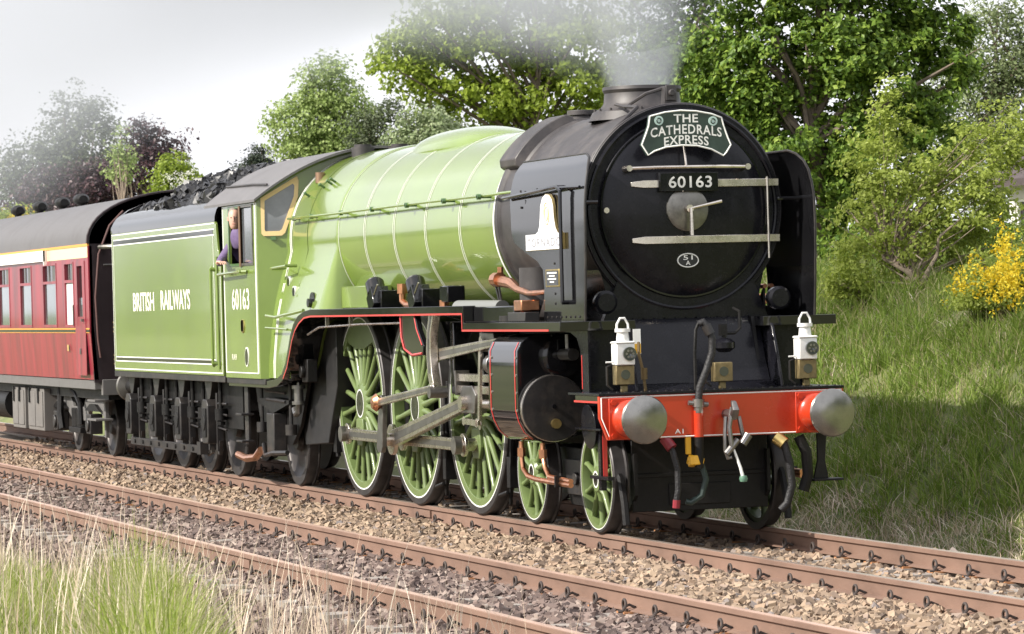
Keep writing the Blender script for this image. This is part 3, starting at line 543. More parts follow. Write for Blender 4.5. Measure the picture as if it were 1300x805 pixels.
part('footstep', MB().prism([(.9, .86), (.99, .86), (.97, .62), (1.0, .46), (.86, .46), (.9, .62)], 'x', 6.86, 6.89).box(6.8, 6.95, .84, 1.12, .44, .46), UNDER, loco, bevel=.004)
part('bogie_guard_plate', MB().cyl((6.02, -.93, .96), (6.02, -.62, .98), .2, n=24).box(5.7, 6.4, -.95, -.85, .93, .95), FBLACK, loco, bevel=.004)
part('bogie_bracket', MB().box(6.2, 6.26, -.88, -.84, .5, .95), REDL, loco); part('bogie_bracket', MB().box(6.18, 6.25, -.9, -.85, .4, .95).box(6.0, 6.5, -.92, -.86, .5, .53), FBLACK, loco)

# --- cylinders
for s in (-1, 1):
    C = [(.62, 1.79), (1.12, 1.79), (1.22, 1.77), (1.29, 1.72), (1.33, 1.64), (1.335, 1.5), (1.335, 1.1), (1.31, 1.0), (1.26, .9), (1.18, .83), (1.08, .795), (.98, .795), (.88, .83), (.62, .9)]
    cy = part('cylinder', MB().prism([(s*a, b) for a, b in C], 'x', 4.34, 5.24), BLACK, loco, bevel=.006, sharp=30)
    out = [c for c in C[3:10]]
    for x in (4.40, 5.16):
        part('cylinder_lining', MB().loft([[(x, s*(a+.002), b), (x, s*(a+.004), b), (x+.022, s*(a+.004), b), (x+.022, s*(a+.002), b)] for a, b in out]), REDL, cy)
        part('cladding_screw', (lambda m: [m.cyl((x+.05, s*1.33, z), (x+.05, s*1.342, z), .014, n=6) for z in (1.58, 1.42, 1.26, 1.1)] and m)(MB()), STEEL, cy)
    part('cylinder_cover', MB().lathe([(5.24, .30), (5.30, .302), (5.315, .295), (5.318, .001)], (0, s*1.02, 1.115), 'x', 48, False), GRIME, cy)
    part('cover_rim', MB().lathe([(5.25, .304), (5.30, .306), (5.302, .298)], (0, s*1.02, 1.115), 'x', 48, False), STEEL, cy)
    part('relief_valve', MB().cyl((5.31, s*1.01, .975), (5.36, s*1.01, .975), .045, n=14), BRASS, cy)
    part('cover_boss', MB().cyl((5.31, s*1.02, 1.13), (5.335, s*1.02, 1.13), .02, n=10), BLACK, cy)
    part('valve_chest', MB().lathe([(5.24, .19), (5.3, .19), (5.31, .15), (5.31, .001)], (0, s*.92, 1.58), 'x', 32, False), BLACK, cy)
    part('valve_spindle', MB().cyl((5.31, s*.92, 1.6), (5.62, s*.92, 1.6), .055, n=16).cyl((5.45, s*.92, 1.6), (5.45, s*.92, 1.78), .02, n=8), DSTEEL, cy)
    for pts in ([(4.62, 1.12, .8), (4.62, 1.12, .66), (4.66, 1.12, .55), (4.8, 1.12, .485), (5.05, 1.12, .465), (6.0, 1.1, .445)], [(5.2, 1.1, .8), (5.2, 1.1, .68), (5.26, 1.1, .58), (5.38, 1.1, .50), (5.6, 1.1, .49), (6.0, 1.1, .48)]):
        part('drain_pipe', MB().tube([(x, s*y, z) for x, y, z in pts], .024, 10).cyl((pts[1][0], s*pts[1][1], .66), (pts[1][0], s*pts[1][1], .74), .04, n=8), COPPER, cy)
    part('pipe_clip', MB().box(5.7, 5.73, s*1.16, s*1.06, .42, .52), UNDER, cy)
    # --- motion
    part('slide_bar', MB().box(2.45, 4.35, s*1.08, s*.98, 1.325, 1.4), STEEL, loco, bevel=.005); part('slide_bar', MB().box(2.45, 4.35, s*1.08, s*.98, 1.21, 1.285), STEEL, loco, bevel=.005)
    part('slide_bar_end', MB().box(2.42, 2.46, s*1.1, s*.96, 1.19, 1.43), DSTEEL, loco)
    part('piston_rod', MB().cyl((2.9, s*1.03, 1.115), (4.35, s*1.03, 1.115), .045, n=16), STEEL, loco)
    xh = part('crosshead', MB().prism([(2.62, 1.02), (3.05, 1.02), (3.12, 1.2), (3.0, 1.285), (2.7, 1.285), (2.58, 1.2)], 'y', s*1.1, s*.97), DSTEEL, loco, bevel=.008)
    part('gudgeon_pin', MB().cyl((2.78, s*1.16, 1.12), (2.78, s*.95, 1.12), .07, n=16), STEEL, xh)
    def rod(name, a, b, ha, hb, y0, y1, ra, rb, m, flute=True):
        a, b = Vector(a), Vector(b); d = (b-a).normalized(); nn = Vector((-d.y, d.x)); q = MB()
        q.prism([tuple(a+nn*ha), tuple(a-nn*ha), tuple(b-nn*hb), tuple(b+nn*hb)], 'y', y0, y1)
        q.cyl((a.x, y0-s*-.012, a.y), (a.x, y1+s*-.012, a.y), ra, n=28).cyl((b.x, y0-s*-.012, b.y), (b.x, y1+s*-.012, b.y), rb, n=28)
        o = part(name, q, m, loco, bevel=.005)
        if flute:
            aa, bb = a+d*(ra+.05), b-d*(rb+.05); yo = y0 if abs(y0) > abs(y1) else y1
            part('flute', MB().prism([tuple(aa+nn*ha*.45), tuple(aa-nn*ha*.45), tuple(bb-nn*hb*.45), tuple(bb+nn*hb*.45)], 'y', yo+s*.0015, yo+s*.003), DSTEEL, o)
        return o
    rod('coupling_rod', (-2.21, ZR), (0, ZR), .06, .06, s*.94, s*1.0, .115, .12, STEEL)
    rod('coupling_rod', (0, ZR), (2.21, ZR), .06, .06, s*.93, s*.99, .12, .115, STEEL)
    rod('connecting_rod', (0, ZR), (2.78, 1.12), .085, .065, s*1.04, s*1.11, .16, .10, STEEL)
    for x in DRX:
        part('crank_pin', MB().cyl((x, s*.8, ZR), (x, s*(1.05 if x else 1.2), ZR), .065, n=20), STEEL, loco)
        part('crank_boss', MB().prism([(x-.16, ZR-.02), (x-.1, ZR-.14), (x+.1, ZR-.14), (x+.16, ZR-.02), (x+.13, .85), (x-.13, .85)], 'y', s*.8, s*.84), WGREEN, loco, bevel=.01)
    part('pin_cap', MB().cyl((-2.21, s*1.0, ZR), (-2.21, s*1.06, ZR), .085, n=20), BUFST, loco); part('pin_cap', MB().cyl((2.21, s*1.0, ZR), (2.21, s*1.07, ZR), .09, n=20), BUFST, loco)
    part('return_crank', MB().prism([(-.12, .6), (-.06, .56), (.06, .56), (.12, .62), (.17, 1.08), (.1, 1.16), (.02, 1.12)], 'y', s*1.17, s*1.22), DSTEEL, loco, bevel=.008)
    rod('eccentric_rod', (.1, 1.08), (2.18, 1.255), .04, .035, s*1.23, s*1.275, .07, .055, STEEL)
    part('crank_bearing', MB().lathe([(-.05, .001), (-.045, .06), (0, .095), (.045, .06), (.05, .001)], (.1, s*1.27, 1.08), 'y', 20, False), COPPER, loco)
    lk = [(2.16, 1.22), (2.06, 1.4), (2.03, 1.6), (2.06, 1.8), (2.16, 1.98)]
    part('expansion_link', MB().loft([[(x-.075, s*1.17, z), (x-.075, s*1.25, z), (x+.075, s*1.25, z), (x+.075, s*1.17, z)] for x, z in lk]), STEEL, loco, bevel=.006)
    part('link_slot', MB().loft([[(x-.025, s*1.2505, z), (x-.025, s*1.253, z), (x+.025, s*1.253, z), (x+.025, s*1.2505, z)] for x, z in lk[1:]]), DSTEEL, loco)
    part('link_pin', MB().cyl((2.2, s*1.12, 1.22), (2.2, s*1.3, 1.22), .06, n=14), DSTEEL, loco)
    rod('radius_rod', (2.0, 1.58), (4.3, 1.73), .06, .035, s*1.13, s*1.165, .085, .05, STEEL)
    rod('combination_lever', (3.42, 1.72), (3.32, .92), .03, .03, s*1.11, s*1.14, .05, .05, STEEL, False)
    rod('union_link', (2.9, .95), (3.34, .94), .028, .028, s*1.15, s*1.175, .045, .045, STEEL, False)
    part('valve_guide', MB().box(3.3, 3.75, s*1.1, s*.98, 1.62, 1.8).cyl((3.5, s*1.0, 1.68), (4.36, s*1.0, 1.68), .06, n=14).cyl((3.5, s*1.04, 1.5), (3.62, s*1.04, 1.5), .1, n=14), DSTEEL, loco, bevel=.008)
    mb = part('motion_bracket', MB().prism([(1.08, 2.0), (1.62, 2.0), (1.7, 1.84), (1.9, 1.68), (1.88, 1.58), (1.5, 1.56), (1.2, 1.62), (1.1, 1.75)], 'y', s*1.2, s*1.26), BLACK, loco, bevel=.01)
    part('bracket_lining', MB().tube([(x, s*1.262, z) for x, z in [(1.1, 1.98), (1.12, 1.76), (1.22, 1.64), (1.5, 1.58), (1.86, 1.6)]], .012, 5).tube([(x, s*1.262, z) for x, z in [(1.6, 1.98), (1.68, 1.84), (1.87, 1.68)]], .008, 5), REDL, mb)
    part('motion_carrier', MB().box(2.3, 2.42, s*1.1, s*.6, 1.2, 1.9), BLACK, loco, bevel=.01); part('motion_carrier', MB().box(2.9, 3.0, s*.98, s*.6, 1.2, 1.85), BLACK, loco, bevel=.01)

# --- cab
CY = 1.33
holes = [(-6.12, -5.58, 2.62, 3.27), (-5.50, -4.95, 2.62, 3.27)]
for s in (-1, 1):
    cs = part('cab_side', MB().plate(-6.5, -4.725, 1.27, 3.36, holes, lambda u, v: (u, s*CY, v), lambda u, v: (u, s*(CY-.02), v)), GREEN, loco)
    for h in holes:
        pane = part('window_pane', MB().box(h[0]+.01, h[1]-.01, s*(CY-.014), s*(CY-.008), h[2]+.01, h[3]-.01), GLASS, cs) if h[0] > -5.6 else None
        w_ = .03; part('window_frame', MB().plate(h[0]-w_, h[1]+w_, h[2]-w_, h[3]+w_, [h], lambda u, v: (u, s*(CY+.012), v), lambda u, v: (u, s*(CY+.001), v)), BUFST if h[0] > -5.6 else DGREEN, cs)
    part('window_pillar', MB().box(-5.58, -5.5, s*(CY+.02), s*(CY-.01), 2.58, 3.29), mat('brown_wood', (.13, .075, .04), .5) if s < 0 else TAN, cs)
    part('cab_lining', MB().tube([(-4.82, s*(CY+.001), 1.33), (-4.82, s*(CY+.001), 2.7), (-4.80, s*(CY+.001), 3.33)], .009, 4).tube([(-6.46, s*(CY+.001), 1.33), (-4.82, s*(CY+.001), 1.33)], .008, 4).tube([(-6.46, s*(CY+.001), 1.33), (-6.46, s*(CY+.001), 3.3)], .006, 4), WHITE, cs)
    part('cab_side_handrail', MB().tube([(-6.5, s*1.4, 2.5), (-6.4, s*1.41, 2.5), (-5.3, s*1.41, 2.52), (-5.25, s*1.34, 2.52)], .018, 8).cyl((-5.3, s*1.32, 2.52), (-5.3, s*1.42, 2.52), .022, n=8), GREEN, cs)
    if s < 0: part('cab_number', text('60163', 'side', -6.08, -5.2, 2.075, 2.325, -CY-.002, .012), CREAMT, cs)
    part('works_badge', MB().cyl((-5.55, s*(CY-.01), 1.88), (-5.55, s*(CY+.012), 1.88), .08, n=16).box(-5.62, -5.5, s*(CY+.012), s*CY, 1.82, 1.95), BRASS, cs)
    part('oval_plate', (lambda m: m.prism([(-5.38+.09*math.cos(t), 1.52+.115*math.sin(t)) for t in np.linspace(0, 2*math.pi, 24, False)], 'y', s*CY, s*(CY+.008)))(MB()), WHITE, cs)
    part('oval_plate_face', (lambda m: m.prism([(-5.38+.075*math.cos(t), 1.52+.1*math.sin(t)) for t in np.linspace(0, 2*math.pi, 24, False)], 'y', s*(CY+.008), s*(CY+.0105)))(MB()), BLACK, cs)
    if s < 0: part('route_lettering', text('RA9', 'side', -6.15, -5.92, 1.48, 1.55, -CY-.002), CREAMT, cs)
    part('cab_sill', MB().box(-6.55, -4.6, s*1.31, s*1.2, 1.2, 1.268), GRIME, loco, bevel=.005)
    part('cab_rear_post', MB().box(-6.58, -6.5, s*1.31, s*1.24, 1.27, 3.3), BLACK, loco)
    # angled front with its spectacle window
    q = .954; qx = .3
    def V(a, z, off=0.): return (-4.72+a*qx+off*q, s*(CY-a*q+off*qx), z)
    roofz = lambda y: 3.36+.56*(1-(abs(y)/1.36)**2)
    pts = [(0, 1.27)]+[(.75, 1.27)]+[(a, roofz(CY-a*q)-.01) for a in np.linspace(1.5, 0, 10)]
    pts = [(0, 1.27), (.4, 1.27), (.6, 2.4), (1.38, 3.3)]+[(a, roofz(CY-a*q)-.012) for a in np.linspace(1.38, 0, 12)]
    m = MB(); k = len(pts); m.add([V(a, z) for a, z in pts]+[V(a, z, -.02) for a, z in pts], [tuple(range(k)), tuple(range(2*k-1, k-1, -1))]+[(i, (i+1) % k, k+(i+1) % k, k+i) for i in range(k)])
    vf = part('cab_front', m, GREEN, loco)
    wo_ = [(.05, 3.355), (.48, 3.60), (.497, 3.55), (.485, 3.36), (.327, 2.95), (.288, 2.918), (.078, 2.918), (.052, 2.945)]; wi = [(.097, 3.325), (.43, 3.515), (.449, 3.49), (.437, 3.37), (.292, 2.995), (.262, 2.972), (.098, 2.972), (.09, 2.995)]
    m = MB(); k = len(wo_); m.add([V(a, z, .02) for a, z in wo_]+[V(a, z, .02) for a, z in wi]+[V(a, z, .001) for a, z in wo_]+[V(a, z, .006) for a, z in wi], [f for i in range(k) for f in ((i, (i+1) % k, k+(i+1) % k, k+i), (i, 2*k+i, 2*k+(i+1) % k, (i+1) % k), (k+i, k+(i+1) % k, 3*k+(i+1) % k, 3*k+i))])
    part('spectacle_frame', m, TAN, vf)
    part('spectacle_pane', MB().add([V(a, z, .005) for a, z in wi], [tuple(range(k))]), GLASS, vf)
    part('window_catch', MB().add([V(a, z, o) for a, z in ((.16, 2.87), (.22, 2.87), (.22, 2.91), (.16, 2.91)) for o in (.001, .05)], [(0, 2, 4, 6), (1, 7, 5, 3), (0, 1, 3, 2), (2, 3, 5, 4), (4, 5, 7, 6), (6, 7, 1, 0)]), DGREEN, vf)
    part('whistle', MB().cyl((-4.1, s*.72, 3.5), (-4.1, s*.72, 3.62), .055, n=16).cyl((-4.1, s*.72, 3.42), (-4.1, s*.72, 3.5), .025, n=8).tube([(-4.2, s*.75, 3.42), (-3.95, s*.68, 3.45)], .03, 8), mat('brown_bronze', (.28, .18, .12), .45, .7), loco)
    part('lower_pipe', MB().tube([(-4.5, s*1.3, 2.0), (-4.1, s*1.29, 1.98), (-3.4, s*1.27, 2.02), (-2.95, s*1.25, 2.05)], .02, 8).tube([(-4.55, s*1.3, 1.86), (-4.0, s*1.29, 1.85), (-3.6, s*1.28, 1.84)], .013, 6), GREEN, loco)
part('cab_front_plate', MB().prism([(-.2, 3.3), (.2, 3.3)]+[(y, 3.36+.56*(1-(abs(y)/1.36)**2)-.012) for y in np.linspace(.2, -.2, 8)], 'x', -4.345, -4.325), DGREEN, loco)
def roofring(x, dz): return [(x, y, 3.36+.56*(1-(abs(y)/1.36)**2)+dz) for y in np.linspace(-1.38, 1.38, 29)]
rr = []
for x in (-7.25, -4.12): rr.append(roofring(x, .0)+list(reversed(roofring(x, -.03))))
# the roof front is swept back at the eaves to follow the angled cab front
rr[1] = [(x-.5*max(0, (abs(y)-.3))/1.08, y, z) for x, y, z in rr[1]]
mid = [(-5.6, y, z) for x, y, z in rr[0]]
croof = part('cab_roof', MB().loft([rr[0], mid, rr[1]]), mat('cab_roof_grey', (.13, .125, .128), .55, var=.15, vscale=4, dirt=(.08, .075, .075), damt=.6), loco)
part('roof_vent', MB().prism([(-6.9, 3.62), (-5.2, 3.62), (-5.3, 3.66), (-6.8, 3.66)], 'y', -.95, -.3).rot((-6, -.6, 3.64), 'X', .28), SOOT, croof)
part('rain_strip', MB().tube([(-7.2, -1.1, 3.57), (-5.6, -1.15, 3.545), (-4.7, -1.2, 3.515)], .014, 5), SOOT, croof)
part('cab_backhead', MB().box(-5.2, -4.95, -.95, .95, 1.4, 3.1), UNDER, loco); part('cab_floor', MB().box(-7.0, -4.9, -1.25, 1.25, 1.5, 1.54), UNDER, loco)

# --- headboard hung on the smokebox door
HBX = 6.34
def hb(px, py): p = atx(px, py, 6.15); return (p.y, p.z)
out = [(824, 143), (846, 137), (869, 140), (894, 143), (916, 151)]
hbp = [(-0.395, 3.7), (-0.25, 3.735), (-0.1, 3.75), (0.05, 3.742), (0.2, 3.715), (0.295, 3.68), (0.315, 3.6), (0.35, 3.5), (0.38, 3.43), (0.335, 3.36), (0.305, 3.33), (0.19, 3.39), (0.05, 3.425), (-0.1, 3.43), (-0.25, 3.415), (-0.36, 3.38), (-0.42, 3.345), (-0.48, 3.44), (-0.445, 3.52), (-0.41, 3.61)]
board = part('headboard', MB().prism(hbp, 'x', HBX-.03, HBX), HBG, None, (HBX, 0, 3.33), bevel=.004)
tag(board, 'dark green curved train headboard lettered in white above the smokebox door', 'headboard')
part('headboard_border', MB().tube([(HBX+.001, -.05+(y+.05)*.975, 3.54+(z-3.54)*.965) for y, z in hbp+hbp[:1]], .008, 5), WHITE, board)
part('headboard_lettering', text('THE', 'front', -.165, .065, 3.635, 3.71, HBX+.003, .018), WHITE, board)
part('headboard_lettering', text('CATHEDRALS', 'front', -.385, .285, 3.535, 3.62, HBX+.003, .018, 1.12, bend=.035), WHITE, board)
part('headboard_lettering', text('EXPRESS', 'front', -.26, .16, 3.445, 3.525, HBX+.003, .018, 1.08, bend=.02), WHITE, board)
for y, z in ((-.305, 3.655), (.205, 3.645)):
    rd = part('roundel', MB().cyl((HBX, y, z), (HBX+.008, y, z), .042, n=20), mat('pale_blue_roundel', (.45, .6, .55), .4), board)
    part('roundel_mark', MB().tube([(HBX+.009, y+.02*math.cos(t), z+.022*math.sin(t)) for t in np.linspace(0, 6.283, 13)], .006, 4), HBG, rd)
part('headboard_hook', MB().box(6.12, HBX-.03, -.05, -.02, 3.55, 3.58).box(6.12, HBX-.03, .2, .23, 3.5, 3.53), UNDER, board)

# --- oil tail lamps carried on the front lamp irons
for s, lab in ((-1, 'white oil lamp beside the yellow and white warning sign'), (1, 'white oil lamp on the buffer beam next to the grassy bank')):
    y = s*.85; lx = 6.79
    lm = empty('oil_lamp', (lx, y, 1.51), lab, 'lamp', 'white lamps above the buffer beam')
    part('lamp_body', MB().box(lx-.075, lx+.075, y-.085, y+.085, 1.512, 1.70).prism([(y-.095, 1.7), (y+.095, 1.7), (y+.085, 1.72), (y-.085, 1.72)], 'x', lx-.085, lx+.085), LAMPW, lm, bevel=.01)
    part('lamp_chimney', MB().cyl((lx, y, 1.715), (lx, y, 1.80), .058, .05, n=20).cyl((lx, y, 1.80), (lx, y, 1.83), .068, n=20), LAMPW, lm)
    part('lamp_handle', MB().tube([(lx, y-.055, 1.80), (lx, y-.05, 1.87), (lx, y-.02, 1.92), (lx, y+.02, 1.92), (lx, y+.05, 1.87), (lx, y+.055, 1.80)], .011, 8), LAMPW, lm)
    ln = part('lamp_lens', MB().lathe([(lx+.07, .06), (lx+.1, .06), (lx+.1, .05), (lx+.094, .001)], (0, y+.03, 1.61), 'x', 24, False), LENS, lm)
    part('lens_reflector', (lambda m: [m.cyl((lx+.096, y+.03+.03*math.cos(a), 1.61+.03*math.sin(a)), (lx+.101, y+.03+.03*math.cos(a), 1.61+.03*math.sin(a)), .011, n=8) for a in np.linspace(0, 6.28, 6, False)] and m)(MB()), BUFST, ln)
    part('lamp_lever', MB().tube([(lx, y-.085, 1.54), (lx, y-.16, 1.54)], .008, 5), LAMPW, lm)
# ------------------------------------------------------------------ TENDER
tender = empty('tender', (-10.2, 0, 0), 'apple green locomotive tender lettered in cream and heaped with coal', 'tender')
TY = 1.3; X0, X1 = -13.42, -7.05
for s in (-1, 1):
    sd_ = part('tender_side', MB().box(X0, X1, s*TY, s*(TY-.03), 1.28, 3.15).prism([(X1, 1.28), (-6.76, 1.28), (-6.76, 2.62), (-6.84, 2.72), (-6.92, 2.82), (-6.96, 3.0), (-7.0, 3.12), (X1, 3.15)], 'y', s*TY, s*(TY-.03)), GREEN, tender, bevel=.004)
    top = [(1.3, 3.15), (1.295, 3.22), (1.27, 3.3), (1.22, 3.37), (1.12, 3.43), (1.0, 3.465)]
    tp = part('tender_coping', MB().loft([[(x, s*y, z) for y, z in top]+[(x, s*(y-.03), z-.02) for y, z in reversed(top)] for x in (X0, -10, X1)]), BLACK, tender, sharp=50)
    ln = MB()
    yl0, yl1 = s*(TY+.0015), s*(TY+.004)
    for z in (3.125, 3.055, 2.985, 1.465, 1.41, 1.305): ln.box(X0+.02 if z in (3.125, 1.305) else X0+.12, X1-.02 if z > 2 else (-6.8 if z == 1.305 else X1-.1), yl0, yl1, z, z+.014)
    for x in (X0+.12, X1-.1): ln.box(x, x+.014, yl0, yl1, 1.42, 2.99)
    for x in (X0+.02,): ln.box(x, x+.016, yl0, yl1, 1.31, 3.13)
    ln.box(-6.80, -6.785, yl0, yl1, 1.31, 2.6)
    part('side_lining', ln, WHITE, sd_)
    part('lining_stripe', MB().box(X0+.12, X1-.1, s*(TY+.001), s*(TY+.0025), 3.0, 3.055).box(X0+.12, X1-.1, s*(TY+.001), s*(TY+.0025), 1.425, 1.465), BLACK, sd_)
    if s < 0:
        part('side_lettering', text('BRITISH', 'side', -12.05, -10.70, 2.085, 2.335, -TY-.003, .018, 1.0), CREAMT, sd_)
        part('side_lettering', text('RAILWAYS', 'side', -10.28, -8.52, 2.095, 2.35, -TY-.003, .018, 1.0), CREAMT, sd_)
    part('front_handrail', MB().tube([(-7.0, s*1.36, 2.6), (-6.98, s*1.38, 2.58), (-6.98, s*1.38, 1.42), (-7.0, s*1.36, 1.4)], .018, 8).tube([(-6.72, s*1.36, 2.72), (-6.72, s*1.36, 1.36)], .018, 8).cyl((-6.98, s*1.29, 2.57), (-6.98, s*1.39, 2.57), .026, n=8).cyl((-6.98, s*1.29, 1.43), (-6.98, s*1.39, 1.43), .026, n=8), GREEN, sd_)
    part('solebar', MB().box(-13.5, -6.75, s*1.29, s*1.05, 1.2, 1.278), GRIME, tender, bevel=.006)
    part('frame_plate', MB().box(-13.5, -6.9, s*1.04, s*1.0, .62, 1.2), UNDER, tender)
    for x in (-8.25, -9.83, -11.39, -13.0):
        ab = part('axlebox', MB().prism([(x-.15, .42), (x+.15, .42), (x+.17, .5), (x+.17, .9), (x+.1, .97), (x-.1, .97), (x-.17, .9), (x-.17, .5)], 'y', s*1.22, s*1.04), GRIME, tender, bevel=.012)
        part('axlebox_cover', MB().cyl((x, s*1.22, .68), (x, s*1.245, .68), .1, n=18).box(x-.1, x+.1, s*1.235, s*1.22, .5, .86), UNDER, ab, bevel=.004)
        for d in (-.225, .225): part('horn_guide', MB().box(x+d-.035, x+d+.035, s*1.12, s*1.04, .33, 1.05), GRIME, ab, bevel=.004)
        part('leaf_spring', MB().prism([(x-.22, 1.2), (x+.22, 1.2), (x+.1, 1.02), (x+.05, .97), (x-.05, .97), (x-.1, 1.02)], 'y', s*1.16, s*1.06), GRIME, ab, bevel=.006)
        for d in (-.48, .48):
            if x+d < -13.4 : continue
            part('spring_hanger', MB().cyl((x+d, s*1.12, .72), (x+d, s*1.12, 1.2), .025, n=8).cyl((x+d, s*1.12, .72), (x+d, s*1.12, .86), .075, n=14).cyl((x+d, s*1.12, .66), (x+d, s*1.12, .7), .055, n=10), UNDER, ab)
        part('stay_bar', MB().tube([(x+.26, s*1.1, .92), (x+.75, s*1.1, .92)], .016, 6).tube([(x+.26, s*1.1, .8), (x+.75, s*1.1, .78)], .014, 6).tube([(x+.26, s*1.1, .62), (x+.7, s*1.1, .6)], .014, 6), GRIME, ab)
        part('horn_stay', MB().prism([(x-.3, .46), (x-.22, .46), (x-.16, .3), (x-.24, .28)], 'y', s*1.1, s*1.06).prism([(x+.3, .46), (x+.22, .46), (x+.16, .3), (x+.24, .28)], 'y', s*1.1, s*1.06), GRIME, ab)
    part('keep_bar', MB().box(-13.3, -8.9, s*1.13, s*1.09, .27, .37), GRIME, tender, bevel=.004)
    part('bar_bolt', (lambda m: [m.cyl((x, s*1.13, .32), (x, s*1.145, .32), .03, n=6) for x in np.arange(-13.0, -8.9, .52)] and m)(MB()), UNDER, tender)
    part('brake_rigging', MB().tube([(-8.7, s*1.0, .5), (-8.8, s*1.02, .3), (-8.95, s*1.02, .26)], .03, 6).box(-9.05, -8.85, s*1.15, s*1.0, .26, .42), GRIME, tender)
    y = s*.95
    tb = part('buffer', MB().cyl((-13.5, y, 1.05), (-14.0, y, 1.05), .1, n=18), UNDER, tender)
    part('buffer_head', MB().lathe([(-14.0, .05), (-14.03, .2), (-14.06, .215), (-14.09, .2), (-14.11, .1), (-14.115, .001)], (0, y, 1.05), 'x', 32, False), BUFST, tb)
tw = plain_wheel(.635, TYRE); twf = flip(tw)
for x in (-8.25, -9.83, -11.39, -13.0):
    for s in (-1, 1): part('tender_wheel', tw if s < 0 else twf, None, tender, (x, s*.75, .635))
    part('axle', MB().cyl((x, -.68, .635), (x, .68, .635), .08, n=14), UNDER, tender)
part('tank_bottom', MB().box(-13.45, -6.8, -1.0, 1.0, .85, 1.27), UNDER, tender)
part('tender_rear', MB().box(X0-.03, X0, -1.29, 1.29, 1.28, 3.16), BLACK, tender)
arch = [(1.3, 3.16), (1.29, 3.24), (1.22, 3.36), (1.05, 3.48), (.8, 3.58), (.5, 3.66), (.2, 3.7)]
ar = [(-y, z) for y, z in arch]+[(y, z) for y, z in reversed(arch)]
part('rear_arch', MB().loft([[(X0-.06, y, z), (X0+.06, y, z), (X0+.06, y*.96, z-.05), (X0-.06, y*.96, z-.05)] for y, z in ar]), BLACK, tender, sharp=60)
part('rear_bulkhead', MB().prism(ar, 'x', X0+.5, X0+.53), UNDER, tender)
part('coal_space', MB().box(X0+.53, -7.1, -1.1, 1.1, 3.05, 3.2), UNDER, tender)
part('front_bulkhead', MB().box(-7.1, -7.06, -1.25, 1.25, 1.4, 3.1), UNDER, tender)
part('footplate', MB().box(-7.1, -6.5, -1.2, 1.2, 1.24, 1.3), UNDER, tender)

# stones / lumps: many small irregular blocks as one mesh, built with numpy
CUBE = np.array([(x, y, z) for x in (-1, 1) for y in (-1, 1) for z in (-1, 1)], float)*.62
OCT = np.array([(1, 0, 0), (-1, 0, 0), (0, 1, 0), (0, -1, 0), (0, 0, 1), (0, 0, -1)], float)
TRI_C = np.array([(0, 1, 3), (0, 3, 2), (4, 6, 7), (4, 7, 5), (0, 4, 5), (0, 5, 1), (2, 3, 7), (2, 7, 6), (0, 2, 6), (0, 6, 4), (1, 5, 7), (1, 7, 3)])
def rand_rot(n):
    q = rng.normal(size=(n, 4)); q /= np.linalg.norm(q, axis=1)[:, None]; a, b, c, d = q.T
    return np.stack([np.stack([1-2*(c*c+d*d), 2*(b*c-a*d), 2*(b*d+a*c)], -1), np.stack([2*(b*c+a*d), 1-2*(b*b+d*d), 2*(c*d-a*b)], -1), np.stack([2*(b*d-a*c), 2*(c*d+a*b), 1-2*(b*b+c*c)], -1)], 1)
def raw_mesh(name, V, F, material):
    me = bpy.data.meshes.new(name); V = np.ascontiguousarray(V, np.float32); F = np.ascontiguousarray(F, np.int32); k = F.shape[1]
    me.vertices.add(len(V)); me.vertices.foreach_set('co', V.ravel()); me.loops.add(F.size); me.loops.foreach_set('vertex_index', F.ravel())
    me.polygons.add(len(F)); me.polygons.foreach_set('loop_start', np.arange(0, F.size, k, dtype=np.int32)); me.polygons.foreach_set('loop_total', np.full(len(F), k, np.int32))
    me.update(calc_edges=True); me.validate(); me.shade_flat(); me.materials.append(material); return me
def lumps(name, P, size, material, flat=.75):
    n = len(P); V = CUBE[None]*(1+rng.uniform(-.38, .38, (n, 8, 3)))*rng.uniform(.7, 1.35, (n, 1, 3)); V = np.einsum('nij,nkj->nki', rand_rot(n), V)*np.asarray(size).reshape(-1, 1, 1); V[..., 2] *= flat; V += P[:, None]
    F = (TRI_C[None]+8*np.arange(n)[:, None, None]).reshape(-1, 3); return raw_mesh(name, V.reshape(-1, 3), F, material)
nC = 5200; cx = rng.uniform(-12.7, -7.25, nC); cyy = rng.uniform(-1.08, 1.08, nC)
hz = 3.28+.5*(1-(np.abs(cyy)/1.25)**2)*np.clip((-7.0-cx)/.8, 0, 1)*np.clip((cx+13.1)/1.6, 0, 1)+.1*np.sin(cx*3.1)*np.cos(cyy*4)
coal = bpy.data.objects.new('coal', lumps('coal', np.stack([cx, cyy, hz+rng.uniform(-.08, .05, nC)], -1)-np.array([-10.2, 0, 3.2]), rng.uniform(.03, .085, nC), COAL, 1)); COL.objects.link(coal); coal.location = (-10.2, 0, 3.2)
tag(coal, 'heap of black coal lumps filling the tender', 'coal', kind='stuff')

